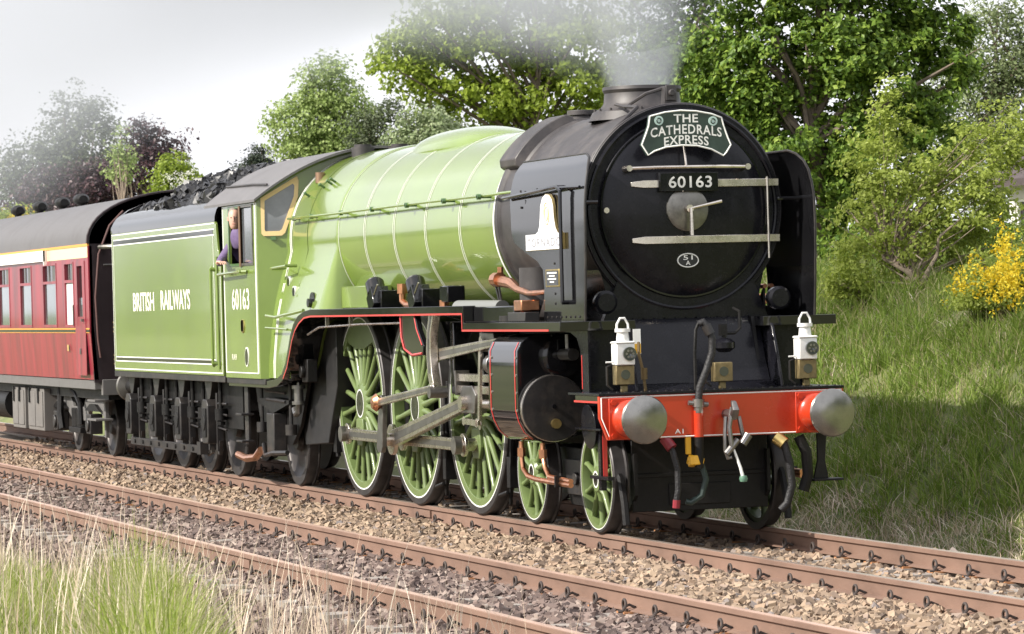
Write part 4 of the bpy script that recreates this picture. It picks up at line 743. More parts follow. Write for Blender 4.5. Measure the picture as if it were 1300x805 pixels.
# ------------------------------------------------------------------ COACH
coach = empty('passenger_coach', (-24, 0, 0), 'maroon passenger coach with cream roof band coupled behind the tender', 'coach')
KY = 1.41; E0, E1 = -34.2, -14.6
wins = [(-26.9, -25.9), (-24.9, -23.9), (-22.95, -21.95), (-20.95+.84, -19.14), (-18.14, -17.08)]
wins = [(-30.2, -29.2), (-28.2, -27.2), (-26.2, -25.2), (-24.15, -23.15), (-22.1, -21.1), (-20.11, -19.14), (-18.14, -17.08)]
for s in (-1, 1):
    hol = [(a, b, 1.9, 2.8) for a, b in wins]+[(-16.4, -15.73, 1.9, 2.8), (-15.42, -15.04, 2.03, 2.75)]
    side = part('body_side', MB().plate(E0, E1, 1.14, 3.02, hol, lambda u, v: (u, s*(KY-.05*max(0, (1.75-v)/.6)**2), v), lambda u, v: (u, s*(KY-.06-.05*max(0, (1.75-v)/.6)**2), v)), MAROON, coach)
    for a, b in wins+[(-16.4, -15.73)]:
        fr = part('window_frame', MB().plate(a-.02, b+.02, 1.88, 2.82, [(a+.02, b-.02, 1.92, 2.52), (a+.02, b-.02, 2.56, 2.79)], lambda u, v: (u, s*(KY+.006), v), lambda u, v: (u, s*(KY-.04), v)), MAROON, side)
        part('window_pane', MB().box(a, b, s*(KY-.03), s*(KY-.022), 1.9, 2.54), FROST if a == -16.4 else COACHGL, fr)
        part('vent_pane', MB().box(a, b, s*(KY-.036), s*(KY-.028), 2.54, 2.8), DARKGL, fr)
        part('vent_slider', MB().box(a+.32*(b-a), a+.40*(b-a), s*(KY-.02), s*(KY-.028), 2.56, 2.79), BUFST, fr); part('vent_slider', MB().box(a+.62*(b-a), b-.02, s*(KY-.021), s*(KY-.0275), 2.56, 2.79), BUFST, fr)
    dr_ = part('door', MB().plate(-15.62, -14.86, 1.2, 2.82, [(-15.42, -15.04, 2.03, 2.75)], lambda u, v: (u, s*(KY+.008), v), lambda u, v: (u, s*(KY+.001), v)), MAROON, side)
    part('door_window', MB().box(-15.42, -15.04, s*(KY-.04), s*(KY-.03), 2.03, 2.75), DARKGL, dr_)
    part('door_drop_light', MB().box(-15.42, -15.04, s*(KY-.028), s*(KY-.02), 2.03, 2.3), COACHGL, dr_)
    part('door_handle', MB().box(-15.0, -14.94, s*(KY+.05), s*KY, 1.96, 2.0).tube([(-15.58, s*(KY+.04), 1.9), (-15.58, s*(KY+.04), 2.2)], .012, 6).box(-15.3, -15.22, s*(KY+.02), s*KY, 1.5, 1.58), BUFST, dr_)
    part('gutter_lining', MB().box(E0, E1, s*(KY+.004), s*(KY-.03), 3.02, 3.055), ORANGE, side)
    part('class_band', MB().box(-17.75, E1-.01, s*(KY+.004), s*(KY+.0005), 2.86, 3.012), CREAM, side)
    part('destination_board', MB().box(-33, -17.78, s*(KY+.05), s*(KY+.03), 2.86, 3.02).box(-17.82, -17.78, s*(KY+.05), s*KY, 2.8, 3.02), WSTRIP, side)
    part('waist_lining', MB().box(E0, E1-.01, s*(KY+.001), s*(KY+.003), 1.85, 1.868).box(E0, E1-.01, s*(KY+.001), s*(KY+.003), 1.80, 1.808), ORANGE, side)
    part('waist_lining', MB().box(E0, E1-.01, s*(KY+.001), s*(KY+.0025), 1.812, 1.846), BLACK, side)
    part('side_notice', MB().box(-16.32, -16.22, s*(KY+.001), s*(KY+.003), 1.54, 1.63), GOLD, side)
    part('solebar', MB().box(E0, E1-.1, s*1.34, s*1.2, 1.0, 1.13), SOLEB, coach, bevel=.006)
    for x in (-16.2, -18.8):
        part('coach_wheel', (lambda q: q)(plain_wheel(.457, TYRE) if s < 0 else flip(plain_wheel(.457, TYRE))), None, coach, (x, s*.75, .457))
        part('axlebox', MB().box(x-.16, x+.16, s*1.16, s*.98, .33, .62).cyl((x, s*1.16, .46), (x, s*1.19, .46), .1, n=16), GRIME, coach, bevel=.012)
        part('axle_spring', MB().prism([(x-.55, .66), (x+.55, .66), (x+.2, .76), (x-.2, .76)], 'y', s*1.1, s*1.0), UNDER, coach)
    part('bogie_frame', MB().prism([(-19.6, .62), (-19.3, .9), (-18.2, .95), (-17.9, .7), (-17.1, .7), (-16.8, .95), (-15.7, .9), (-15.35, .62), (-15.35, .52), (-15.9, .66), (-16.6, .66), (-17, .5), (-18, .5), (-18.4, .66), (-19.1, .66), (-19.6, .52)], 'y', s*1.05, s*1.0), SOLEB, coach, bevel=.006)
    part('bolster_spring', MB().cyl((-17.3, s*1.02, .4), (-17.3, s*1.02, .68), .1, n=14).cyl((-17.7, s*1.02, .4), (-17.7, s*1.02, .68), .1, n=14).box(-17.95, -17.05, s*1.12, s*.98, .32, .4), UNDER, coach, bevel=.006)
    part('bogie_pipe', MB().tube([(-17.6, s*1.12, .95), (-17.2, s*1.14, .9), (-16.9, s*1.14, .75), (-16.85, s*1.14, .45)], .04, 8), UNDER, coach); part('bogie_pipe', MB().tube([(-18.5, s*1.12, 1.0), (-18.45, s*1.15, .6), (-18.3, s*1.15, .35)], .05, 8), UNDER, coach)
    for a, b in ((-22.0, -20.9), (-20.6, -18.95-.3)):
        bx_ = part('battery_box', MB().box(a, b, s*1.25, s*.8, .3, .95), BOXG, coach, bevel=.012)
        part('box_door', MB().box(a+.06, (a+b)/2-.03, s*1.265, s*1.25, .36, .9).box((a+b)/2+.03, b-.06, s*1.265, s*1.25, .36, .9), BOXG, bx_, bevel=.006)
        part('box_hinge', MB().box(a+.2, a+.28, s*1.285, s*1.265, .72, .95).box(b-.4, b-.32, s*1.285, s*1.265, .72, .95), UNDER, bx_)
    part('gas_tank', MB().cyl((-25.5, s*.95, .65), (-23, s*.95, .65), .26, n=24), UNDER, coach)
    part('coach_footstep', MB().box(-15.55, -14.9, s*1.3, s*1.05, .55, .58).box(-15.5, -14.95, s*1.3, s*1.05, .82, .85).box(-15.3, -15.2, s*1.1, s*1.05, .3, 1.0), SOLEB, coach, bevel=.004)
    part('buffer', MB().cyl((-14.65, s*.864, 1.05), (-14.3, s*.864, 1.05), .09, n=16).cyl((-14.3, s*.864, 1.05), (-14.26, s*.864, 1.05), .2, n=24), UNDER, coach)
arcr = [(KY*math.cos(t)*1.0, 3.05+.72*math.sin(t)**.9 if t > 0 else 3.05) for t in np.linspace(0, math.pi/2, 14)]
prof = [(-y, z) for y, z in arcr]+[(y, z) for y, z in reversed(arcr[:-1])]
rfc = part('coach_roof', MB().loft([[(x, y, z) for y, z in prof] for x in (E0, -26, -20, E1)], True, True), ROOFG, coach, sharp=45)
for x in (-20.5, -22.1, -24.1, -26.2, -29.0):
    part('roof_vent', MB().cyl((x, -.35, 3.68), (x, -.35, 3.83), .06, n=10).loft([[(x+d, -.35+r_*math.cos(a), 3.85+r_*.8*math.sin(a)) for a in np.linspace(0, 6.283, 12, False)] for d, r_ in ((-.2, .07), (-.12, .11), (.12, .11), (.2, .07))]), UNDER, rfc)
part('roof_rim', MB().tube([(E1+.01, y*1.004, z+.004) for y, z in prof], .02, 6), PLUM, rfc)
end = part('coach_end', MB().prism([(-1.36, 1.1), (1.36, 1.1), (1.39, 1.8)]+[(y*.985, z-.01) for y, z in reversed(prof)]+[(-1.39, 1.8)], 'x', E1-.04, E1), PLUM, coach)
part('gangway', MB().plate(-.55, .55, 1.2, 3.3, [(-.38, .38, 1.25, 3.1)], lambda u, v: (E1+.02, u, v), lambda u, v: (E1+.5, u, v)), RUBBER, end, bevel=.02)
part('gangway_door', MB().box(E1+.005, E1+.03, -.4, .4, 1.2, 3.1), UNDER, end)
part('end_lettering', text('C', 'front', -1.05, -.9, 2.04, 2.24, E1+.004, .01), GOLD, end)
for k_, (a_, z_) in enumerate(((.3, 1.93), (.26, 1.86), (.28, 1.80), (.26, 1.47), (.24, 1.41), (.27, 1.35))): part('end_notice_line', MB().box(E1+.002, E1+.005, -1.08, -1.08+a_, z_, z_+.022), GOLD, end)
part('end_handrail', MB().tube([(E1+.05, -1.2, 2.75), (E1+.05, -.95, 2.75)], .015, 6).tube([(E1+.05, -1.25, 3.0), (E1+.3, -1.1, 3.0), (E1+.5, -.9, 2.98)], .035, 8), BUFST, end)
part('end_pipe', MB().tube([(E1+.08, -1.28, 1.45), (E1+.08, -1.31, 1.7), (E1+.08, -1.33, 2.3), (E1+.08, -1.27, 2.9), (E1+.06, -1.1, 3.3), (E1+.05, -.9, 3.5)], .016, 8), mat('brown_red_pipe', (.1, .05, .045), .5), end)
part('underframe', MB().box(E0, E1-.1, -1.15, 1.15, .85, 1.12), UNDER, coach)
part('headstock', MB().box(E1-.1, E1+.02, -1.25, 1.25, .92, 1.14), SOLEB, coach, bevel=.006)

# ------------------------------------------------------------------ the driver leaning at the cab window
JACK = mat('purple_jacket', (.13, .09, .19), .75, var=.25, vscale=9, bump=.3, bscale=20); SKIN = mat('skin', (.55, .33, .25), .5, var=.08, vscale=20); TROU = mat('dark_overalls', (.03, .035, .06), .8); HAIR = mat('grey_hair', (.2, .18, .16), .7, bump=.5, bscale=80)
def skinned(name, pts, edges, material, parent, lv=2):
    me = bpy.data.meshes.new(name); base = WL[parent] if parent else Vector((0, 0, 0)); me.from_pydata([tuple(Vector(p[0])-base) for p in pts], edges, [])
    o = bpy.data.objects.new(name, me); COL.objects.link(o); o.parent = parent; m = o.modifiers.new('skin', 'SKIN'); m.use_smooth_shade = True
    for i, p in enumerate(pts):
        r_ = p[1] if isinstance(p[1], tuple) else (p[1], p[1]); me.skin_vertices[0].data[i].radius = r_
    me.skin_vertices[0].data[0].use_root = True
    s_ = o.modifiers.new('sub', 'SUBSURF'); s_.levels = s_.render_levels = lv; me.materials.append(material); return o
per = empty('person', (-6.0, -.95, 1.54), 'person in a purple jacket leaning at the open cab window', 'person')
bx0, by0, bz0 = -6.12, -1.06, 1.54
skinned('body', [((bx0, by0+.12, bz0+.92), (.16, .12)), ((bx0+.02, by0+.02, bz0+1.1), (.17, .12)), ((bx0+.05, by0-.1, bz0+1.3), (.19, .12)), ((bx0+.08, by0-.17, bz0+1.42), (.12, .09)), ((bx0+.2, by0-.22, bz0+1.49), .055),
     ((bx0-.13, by0-.17, bz0+1.36), .075), ((bx0-.22, by0-.32, bz0+1.14), .06), ((bx0-.0, by0-.40, bz0+1.1), .05), ((bx0+.12, by0-.42, bz0+1.1), .04),
     ((bx0+.24, by0-.06, bz0+1.34), .075), ((bx0+.33, by0-.05, bz0+1.08), .058), ((bx0+.3, by0-.22, bz0+.98), .048),
     ((bx0-.1, by0+.14, bz0+.86), .11), ((bx0-.1, by0+.14, bz0+.48), .075), ((bx0-.1, by0+.16, bz0+.08), .055), ((bx0-.06, by0+.02, bz0+.05), .05),
     ((bx0+.1, by0+.14, bz0+.86), .11), ((bx0+.1, by0+.14, bz0+.48), .075), ((bx0+.1, by0+.16, bz0+.08), .055), ((bx0+.14, by0+.02, bz0+.05), .05)],
    [(0, 1), (1, 2), (2, 3), (3, 4), (3, 5), (5, 6), (6, 7), (7, 8), (3, 9), (9, 10), (10, 11), (0, 12), (12, 13), (13, 14), (14, 15), (0, 16), (16, 17), (17, 18), (18, 19)], JACK, per)
hc = Vector((bx0+.3, by0-.27, bz0+1.61)); fx = Vector((.93, -.37, 0)).normalized(); fy = Vector((-fx.y, fx.x, 0))
def head_pt(a, b, c): return hc+fx*a+fy*b+Vector((0, 0, c))
rings = []
for zz, rx_, ry_, sh in ((-.125, .03, .03, .03), (-.115, .055, .045, .028), (-.08, .078, .06, .015), (-.03, .09, .07, .008), (.02, .096, .076, 0), (.07, .094, .075, -.006), (.105, .075, .062, -.01), (.125, .035, .03, -.01)):
    rings.append([tuple(head_pt(sh+rx_*math.cos(t)*(1.02 if math.cos(t) > 0 else 1), ry_*math.sin(t), zz)) for t in np.linspace(0, 2*math.pi, 20, False)])
hm = MB().loft(rings); hm.loft([[tuple(head_pt(.088+d, w_*k, z_)) for k, z_ in ((-1, -.03-0*d), (1, -.03), (0, .035))] for d, w_ in ((0, .016), (.028, .008))])
part('head', hm, SKIN, per, sharp=60)
part('eye', MB().lathe([(-.008, .001), (-.006, .008), (.006, .008), (.008, .001)], head_pt(.088, .032, .015), 'z', 8, False).lathe([(-.008, .001), (-.006, .008), (.006, .008), (.008, .001)], head_pt(.088, -.032, .015), 'z', 8, False), LENS, per)
part('mouth', MB().tube([head_pt(.09, -.022, -.06), head_pt(.096, 0, -.062), head_pt(.09, .022, -.06)], .005, 5), mat('lips', (.4, .16, .14), .5), per)
part('ear', MB().lathe([(-.03, .001), (-.02, .016), (.02, .018), (.03, .001)], head_pt(-.005, .078, 0), 'z', 8, False).lathe([(-.03, .001), (-.02, .016), (.02, .018), (.03, .001)], head_pt(-.005, -.078, 0), 'z', 8, False), SKIN, per)
hr_ = []
for zz, rx_, ry_ in ((-.02, .06, .074), (.03, .098, .082), (.075, .1, .083), (.115, .082, .07), (.138, .04, .035)):
    hr_.append([tuple(head_pt(-.022+rx_*math.cos(t), ry_*math.sin(t), zz)) for t in np.linspace(0, 2*math.pi, 20, False)])
part('hair', MB().loft(hr_), HAIR, per, sharp=60)
hw = Vector((bx0+.12, by0-.42, bz0+1.1))
hpts = [((hw.x-.02, hw.y, hw.z), (.035, .022)), ((hw.x+.07, hw.y, hw.z+.0), (.04, .016))]; hed = [(0, 1)]
for k, (dy_, ln_) in enumerate(((-.03, .075), (-.01, .085), (.012, .08), (.032, .062))):
    i = len(hpts); hpts += [((hw.x+.1, hw.y+dy_, hw.z+.005), .009), ((hw.x+.1+ln_*.6, hw.y+dy_*1.1, hw.z-.005), .008), ((hw.x+.1+ln_, hw.y+dy_*1.1, hw.z-.03), .007)]; hed += [(1, i), (i, i+1), (i+1, i+2)]
i = len(hpts); hpts += [((hw.x+.02, hw.y-.045, hw.z), .011), ((hw.x+.06, hw.y-.065, hw.z-.01), .009)]; hed += [(0, i), (i, i+1)]
skinned('hand', hpts, hed, SKIN, per, 1)
# ------------------------------------------------------------------ GROUND AND TRACKS
def proj(P):
    d = np.asarray(P, float)-np.array(CAM); z = d@np.array(fw); return np.stack([650+FPX*(d@np.array(rt))/z, 402.5-FPX*(d@np.array(up))/z], -1)
def hash_noise(x, y, k=1.0):
    return (np.sin(x*1.7*k+1.3*np.sin(y*2.1*k))+np.sin(y*2.9*k+1.7*np.sin(x*1.1*k+.5))+np.sin((x+y)*4.3*k))/3
GY = [-3000, -60, -14, -9.5, -7.5, -6.2, -5.5, -5.0, 2.3, 2.75, 3.15, 3.9, 5.0, 6.0, 7.0, 9, 14, 60, 3000]; GZ = [.5, .5, .5, .25, -.05, -.3, -.42, -.5, -.5, -.26, .02, .62, 1.42, 1.98, 2.25, 2.4, 2.5, 2.5, 2.5]
def gz(x, y):
    z = np.interp(y, GY, GZ); m = ((y > 2.6) & (y < 40)) | ((y < -5.5) & (y > -20)); return z+np.where(m, .07*hash_noise(x*.6, y*.6), 0)
GRASSG = mat('grassy_earth', (.11, .13, .04), .9, var=.45, vscale=2.5, dirt=(.2, .16, .09), dscale=.8, damt=.75, bump=.5, bscale=12)
EARTH = mat('dark_earth', (.05, .04, .03), .9, var=.4, vscale=4, bump=.5, bscale=20)
gx = np.concatenate([[-3000, -600, -250, -120, -80, -60], np.arange(-50, 30, .5), [32, 36, 40, 60, 200, 1500]]); gy = np.concatenate([[-3000, -300, -60, -30, -14, -11], np.arange(-9.5, 12, .35), [13, 14, 18, 26, 40, 60, 200, 3000]])
XX, YY = np.meshgrid(gx, gy, indexing='ij'); ZZ = gz(XX, YY); nx, ny = XX.shape; I = np.arange(nx*ny).reshape(nx, ny)
F = np.stack([I[:-1, :-1], I[1:, :-1], I[1:, 1:], I[:-1, 1:]], -1).reshape(-1, 4)
g = bpy.data.objects.new('ground', raw_mesh('ground', np.stack([XX, YY, ZZ], -1).reshape(-1, 3), F, GRASSG)); COL.objects.link(g); g.data.shade_smooth(); tag(g, kind='structure')
TC = -3.38                                               # centre of the near track
def bz(y):
    return np.interp(y, [-5.5, -5.2, -4.5, -4.2, -4.0, -2.75, -2.5, -1.7, -1.0, -.72, .72, 1.0, 1.7, 2.45], [-.46, -.38, -.2, -.17, -.195, -.195, -.17, -.12, -.17, -.195, -.195, -.17, -.2, -.42])
BEDM = mat('ballast_bed_grit', (.17, .135, .105), .95, var=.4, vscale=9, bump=.6, bscale=30)
bxs = np.concatenate([[-400, -150, -80], np.arange(-60, 26, .6), [40, 120]]); bys = np.linspace(-5.5, 2.45, 60); BX, BY = np.meshgrid(bxs, bys, indexing='ij'); BZ = bz(BY)-.03+.012*hash_noise(BX*3, BY*3)
I = np.arange(BX.size).reshape(BX.shape); F = np.stack([I[:-1, :-1], I[1:, :-1], I[1:, 1:], I[:-1, 1:]], -1).reshape(-1, 4)
bed = bpy.data.objects.new('ballast_bed', raw_mesh('ballast_bed', np.stack([BX, BY, BZ], -1).reshape(-1, 3), F, BEDM)); COL.objects.link(bed); tag(bed, kind='structure')

def island_mat(name, stops, rough=.85, trans=0., bump=0., spec=.3):
    m = bpy.data.materials.new(name); m.use_nodes = True; t = m.node_tree; n = t.nodes; k = t.links.new; b = n['Principled BSDF']; b.inputs['Roughness'].default_value = rough; b.inputs['Specular IOR Level'].default_value = spec
    g_ = n.new('ShaderNodeNewGeometry'); cr = n.new('ShaderNodeValToRGB'); e = cr.color_ramp.elements
    while len(e) < len(stops): e.new(.5)
    for i, (p, c) in enumerate(stops): e[i].position = p; e[i].color = (*c, 1)
    k(g_.outputs['Random Per Island'], cr.inputs['Fac']); k(cr.outputs['Color'], b.inputs['Base Color'])
    if trans:
        tr = n.new('ShaderNodeBsdfTranslucent'); mx_ = n.new('ShaderNodeMixShader'); mx_.inputs['Fac'].default_value = trans; k(cr.outputs['Color'], tr.inputs['Color']); k(b.outputs['BSDF'], mx_.inputs[1]); k(tr.outputs['BSDF'], mx_.inputs[2]); k(mx_.outputs['Shader'], n['Material Output'].inputs['Surface'])
    return m
STONE = island_mat('tan_ballast_stone', [(0, (.09, .066, .05)), (.3, (.24, .175, .125)), (.65, (.35, .268, .19)), (.9, (.3, .21, .145)), (1, (.2, .18, .175))])
DSTONE = island_mat('dark_ballast_stone', [(0, (.06, .045, .042)), (.4, (.15, .11, .095)), (.75, (.2, .15, .13)), (1, (.32, .26, .22))])
def scatter(x0, x1, y0, y1, dens):
    n_ = int((x1-x0)*(y1-y0)*dens); return np.stack([rng.uniform(x0, x1, n_), rng.uniform(y0, y1, n_)], -1)
def ballast(name, regs, material, label, lift=0.):
    P = np.concatenate([scatter(*r_) for r_ in regs]); z = bz(P[:, 1])+rng.uniform(-.03, .022, len(P))+lift+.02*hash_noise(P[:, 0]*2, P[:, 1]*2); sz = rng.uniform(.02, .04, len(P))*rng.choice([.7, 1, 1, 1.25], len(P))
    q = np.column_stack([P, z]); px_ = proj(q)[:, 0]; keep = (px_ > -80) & (px_ < 1400); q, sz = q[keep], sz[keep]
    o = bpy.data.objects.new(name, lumps(name, q, sz, material, .92)); COL.objects.link(o); tag(o, label, 'ballast', kind='stuff'); return o
ballast('ballast_stones', [(-3, 17, -2.58, -.82, 700), (-34, -3, -2.58, -.82, 330), (3, 18, -.66, .66, 300), (-30, 3, -.66, .66, 60), (-6, 17, .84, 2.4, 500)], STONE, 'tan crushed stone ballast heaped between the two tracks')
ballast('ballast_stones', [(-3, 17, -4.06, -2.68, 680), (-27, -3, -4.06, -2.68, 330), (0, 17, -5.4, -4.2, 550), (-22, 0, -5.4, -4.2, 280)], DSTONE, 'dark dusty ballast around the rails of the near track')

RUST = mat('rusty_rail', (.19, .115, .083), .7, var=.28, vscale=3, dirt=(.15, .095, .07), dscale=6, damt=.6, stretch=(.4, 1, 1), bump=.1)
RTOP = mat('worn_rail_head', (.58, .4, .31), .38, .4, var=.15, vscale=5, stretch=(.3, 1, 1))
RTOP2 = mat('polished_rail_head', (.55, .46, .39), .3, .7, var=.15, vscale=5, stretch=(.3, 1, 1))
CONC = mat('weathered_sleeper', (.27, .24, .21), .85, var=.25, vscale=6, dirt=(.15, .11, .09), damt=.6)
CLIP = mat('rusty_clip', (.055, .042, .036), .6, .3, var=.3)
PADM = mat('rusty_pad', (.3, .14, .06), .8, var=.3)
RPF = [(-.035, -.004), (-.029, 0), (.029, 0), (.035, -.004), (.035, -.036), (.01, -.05), (.009, -.135), (.07, -.15), (.07, -.16), (-.07, -.16), (-.07, -.15), (-.009, -.135), (-.01, -.05), (-.035, -.036)]
def clip_mesh():
    m = MB(); pts = []
    for i in range(13):
        a = math.pi*1.75*i/12; pts.append((.045*math.cos(a), .012*i/12, .05+.042*math.sin(a)))
    m.tube(pts, .011, 6); m.tube([(-.04, .012, .03), (-.03, .05, .05), (.0, .085, .03)], .011, 6); m.tube([(.045, 0, .05), (.05, -.03, .012), (.04, -.06, .01)], .011, 6)
    return m.mesh('rail_clip', CLIP)
CLIPM = clip_mesh(); CLIPM2 = flip(CLIPM)
SLEEPM = MB().prism([(-.125, -.02), (.125, -.02), (.14, -.2), (-.14, -.2)], 'y', -1.25, 1.25).mesh('sleeper', CONC)
PADMM = MB().box(-.09, .09, -.13, .13, -.0199, -.005).mesh('rail_pad', PADM)
for yc, top, nm in ((0, RTOP2, 'railway_track'), (TC, RTOP, 'railway_track')):
    tk = empty(nm, (0, yc, 0), kind='structure')
    for s in (-1, 1):
        rl = part('rail', MB().prism([(yc+s*.7525+a, b) for a, b in RPF], 'x', -160, 26), RUST, tk)
        part('rail_head', MB().box(-160, 26, yc+s*.7525-.028, yc+s*.7525+.028, -.002, .0015), top, rl)
    for i in range(66):
        x = -27+.66*i+(.2 if yc else 0); far = x < -12
        sl = part('sleeper', SLEEPM, None, tk, (x, yc, -.155))
        for s in (-1, 1):
            yr = yc+s*.7525; part('rail_pad', PADMM, None, sl, (x, yr, -.155))
            for d in (-1, 1): part('rail_clip', CLIPM2 if d > 0 else CLIPM, None, sl, (x, yr+d*.1, -.165))
    part('fishplate', MB().box(-.3, .3, yc-.7525-.03, yc-.7525-.012, -.12, -.05).box(6.1, 6.5, yc-.7525-.03, yc-.7525-.012, -.12, -.05), RUST, tk)

# ------------------------------------------------------------------ GRASS
def blades(name, P, h, wdt, lean, material, segs=3, vary=.35):
    """tapered bent blades; P base points (n,3)"""
    n_ = len(P); a = rng.uniform(0, 2*np.pi, n_); la = rng.uniform(0, 2*np.pi, n_); ln_ = np.abs(rng.normal(lean, lean*.6, n_)); hh = h*(1+rng.uniform(-vary, vary, n_))
    dx, dy_ = np.cos(a), np.sin(a); V = []
    for i in range(segs+1):
        t = i/segs; off = hh*ln_*t**1.8; cx_ = P[:, 0]+np.cos(la)*off; cy_ = P[:, 1]+np.sin(la)*off; cz_ = P[:, 2]+hh*(t-.35*ln_*t*t); wd_ = wdt*(1-t**1.5*.98)
        if i < segs: V.append(np.stack([cx_-dx*wd_, cy_-dy_*wd_, cz_], -1)); V.append(np.stack([cx_+dx*wd_, cy_+dy_*wd_, cz_], -1))
        else: V.append(np.stack([cx_, cy_, cz_], -1))
    k = 2*segs+1; V = np.stack(V, 1).reshape(-1, 3); base = k*np.arange(n_)[:, None, None]; T = []
    for i in range(segs-1): T += [(2*i, 2*i+1, 2*i+3), (2*i, 2*i+3, 2*i+2)]
    T.append((2*segs-2, 2*segs-1, 2*segs)); F_ = (np.array(T)[None]+base).reshape(-1, 3); return raw_mesh(name, V, F_, material)
GRS = island_mat('long_spring_grass', [(0, (.14, .2, .025)), (.3, (.22, .29, .04)), (.56, (.3, .36, .07)), (.7, (.4, .39, .18)), (1, (.6, .52, .37))], .55, .38)
STRAW = island_mat('dry_straw', [(0, (.4, .3, .22)), (.5, (.6, .49, .38)), (1, (.72, .64, .53))], .7, .15)
BGRS = island_mat('bank_grass', [(0, (.10, .17, .022)), (.4, (.17, .255, .034)), (.78, (.24, .32, .06)), (.88, (.34, .33, .14)), (1, (.5, .42, .27))], .6, .35)
P = scatter(4, 21, -10, -5.15, 900); n1 = hash_noise(P[:, 0]*.9, P[:, 1]*1.1); P = P[(rng.uniform(-1, 1, len(P)) < n1+.75)]; P3 = np.column_stack([P, gz(P[:, 0], P[:, 1])-.03])
q = proj(P3); edge = -5.75+.25*np.sin(P[:, 0]*1.7); keep = (q[:, 0] > -160) & (q[:, 0] < 620) & (P[:, 1] < edge) & (q[:, 1] < 1150); P3 = P3[keep]; q = q[keep]
hh = .36+.18*hash_noise(P3[:, 0]*.7+2, P3[:, 1]*.8)+.42*np.exp(-((q[:, 0]-195)/60)**2)-.34*np.clip((q[:, 0]-225)/150, 0, 1); hh = np.clip(hh, .14, 1)
fgo = bpy.data.objects.new('grass', blades('grass', P3, hh, .0052, .34, GRS, 4)); COL.objects.link(fgo); tag(fgo, 'long bright green grass beside the near track', 'grass', kind='stuff')
P = scatter(5, 19, -8.8, -4.7, 42); P3 = np.column_stack([P, gz(P[:, 0], P[:, 1])]); q = proj(P3); keep = (q[:, 0] > -60) & (q[:, 0] < 760) & (q[:, 1] > 640) & (rng.uniform(0, 1, len(P3)) < .62); P3 = P3[keep]
sto = bpy.data.objects.new('dry_stalks', blades('dry_stalks', P3, rng.uniform(.45, 1.1, len(P3)), .0055, .22, STRAW, 5, .25)); COL.objects.link(sto); tag(sto, 'pale dry grass stalks standing above the green grass', 'grass', kind='stuff')
P = scatter(-18, 12, 2.55, 9.5, 900); pn = hash_noise(P[:, 0]*1.3, P[:, 1]*1.9); P = P[rng.uniform(-1.2, 1, len(P)) < pn+.35]; P3 = np.column_stack([P, gz(P[:, 0], P[:, 1])-.02]); q = proj(P3); keep = (q[:, 0] > 900) & (q[:, 0] < 1420); P3 = P3[keep]
hb_ = np.clip(.17+.09*hash_noise(P3[:, 0]*1.1, P3[:, 1]*1.4)-.1*np.clip((3.2-P3[:, 1])/.6, 0, 1), .06, .5)
bko = bpy.data.objects.new('grass', blades('grass', P3, hb_, .0075, .75, BGRS, 3)); COL.objects.link(bko); tag(bko, 'rough tufted grass covering the railway bank', 'grass', kind='stuff')
tc_ = scatter(-16, 11, 2.9, 7.2, 9); tp_ = np.repeat(tc_, 24, 0)+rng.normal(size=(len(tc_)*24, 2))*.06; T3_ = np.column_stack([tp_, gz(tp_[:, 0], tp_[:, 1])-.02]); q = proj(T3_); T3_ = T3_[(q[:, 0] > 900) & (q[:, 0] < 1420)]
tfo = bpy.data.objects.new('grass_tufts', blades('grass_tufts', T3_, rng.uniform(.26, .46, len(T3_)), .006, .62, BGRS, 4)); COL.objects.link(tfo); tag(tfo, 'taller coarse grass tufts standing up on the bank', 'grass', kind='stuff')
P = scatter(-18, 12, 2.45, 8, 110); pn = hash_noise(P[:, 0]*1.1+4, P[:, 1]*1.6+1); P = np.concatenate([P[(pn > .12) | (P[:, 1] < 3.15)], scatter(-18, 12, 2.4, 3.1, 350)]); P3 = np.column_stack([P, gz(P[:, 0], P[:, 1])-.02]); q = proj(P3); keep = (q[:, 0] > 900) & (q[:, 0] < 1420); P3 = P3[keep]
bds = bpy.data.objects.new('dry_grass', blades('dry_grass', P3, rng.uniform(.1, .26, len(P3)), .005, .9, STRAW, 3)); COL.objects.link(bds); tag(bds, 'straw coloured dead grass in patches on the bank', 'grass', kind='stuff')

# ------------------------------------------------------------------ TREES
BARK = mat('grey_brown_bark', (.13, .1, .075), .9, var=.35, vscale=6, bump=.6, bscale=14); PBARK = mat('pale_bark', (.28, .22, .17), .85, var=.3, vscale=6, bump=.4, bscale=14)
def leaf_mesh(name, C, size, material, outward=None):
    n_ = len(C); Rm = rand_rot(n_)
    if outward is not None:                                # leaves turn their faces up and out of the crown
        nn = outward*.65+np.array([0, 0, .5])+rng.normal(size=(n_, 3))*.62; nn /= np.linalg.norm(nn, axis=1)[:, None]+1e-9
        a_ = rng.normal(size=(n_, 3)); a_ -= nn*(a_*nn).sum(1)[:, None]; a_ /= np.linalg.norm(a_, axis=1)[:, None]+1e-9; Rm = np.stack([a_, np.cross(nn, a_), nn], -1)
    s_ = size*rng.uniform(.65, 1.3, n_)
    L4 = np.array([(-.5, 0, 0), (0, -.34, .09), (.55, 0, 0), (0, .34, .09)]); V = np.einsum('nij,kj->nki', Rm, L4)*s_[:, None, None]; V += C[:, None]
    F_ = np.array([(0, 1, 2), (0, 2, 3)])[None]+4*np.arange(n_)[:, None, None]; return raw_mesh(name, V.reshape(-1, 3), F_.reshape(-1, 3), material)
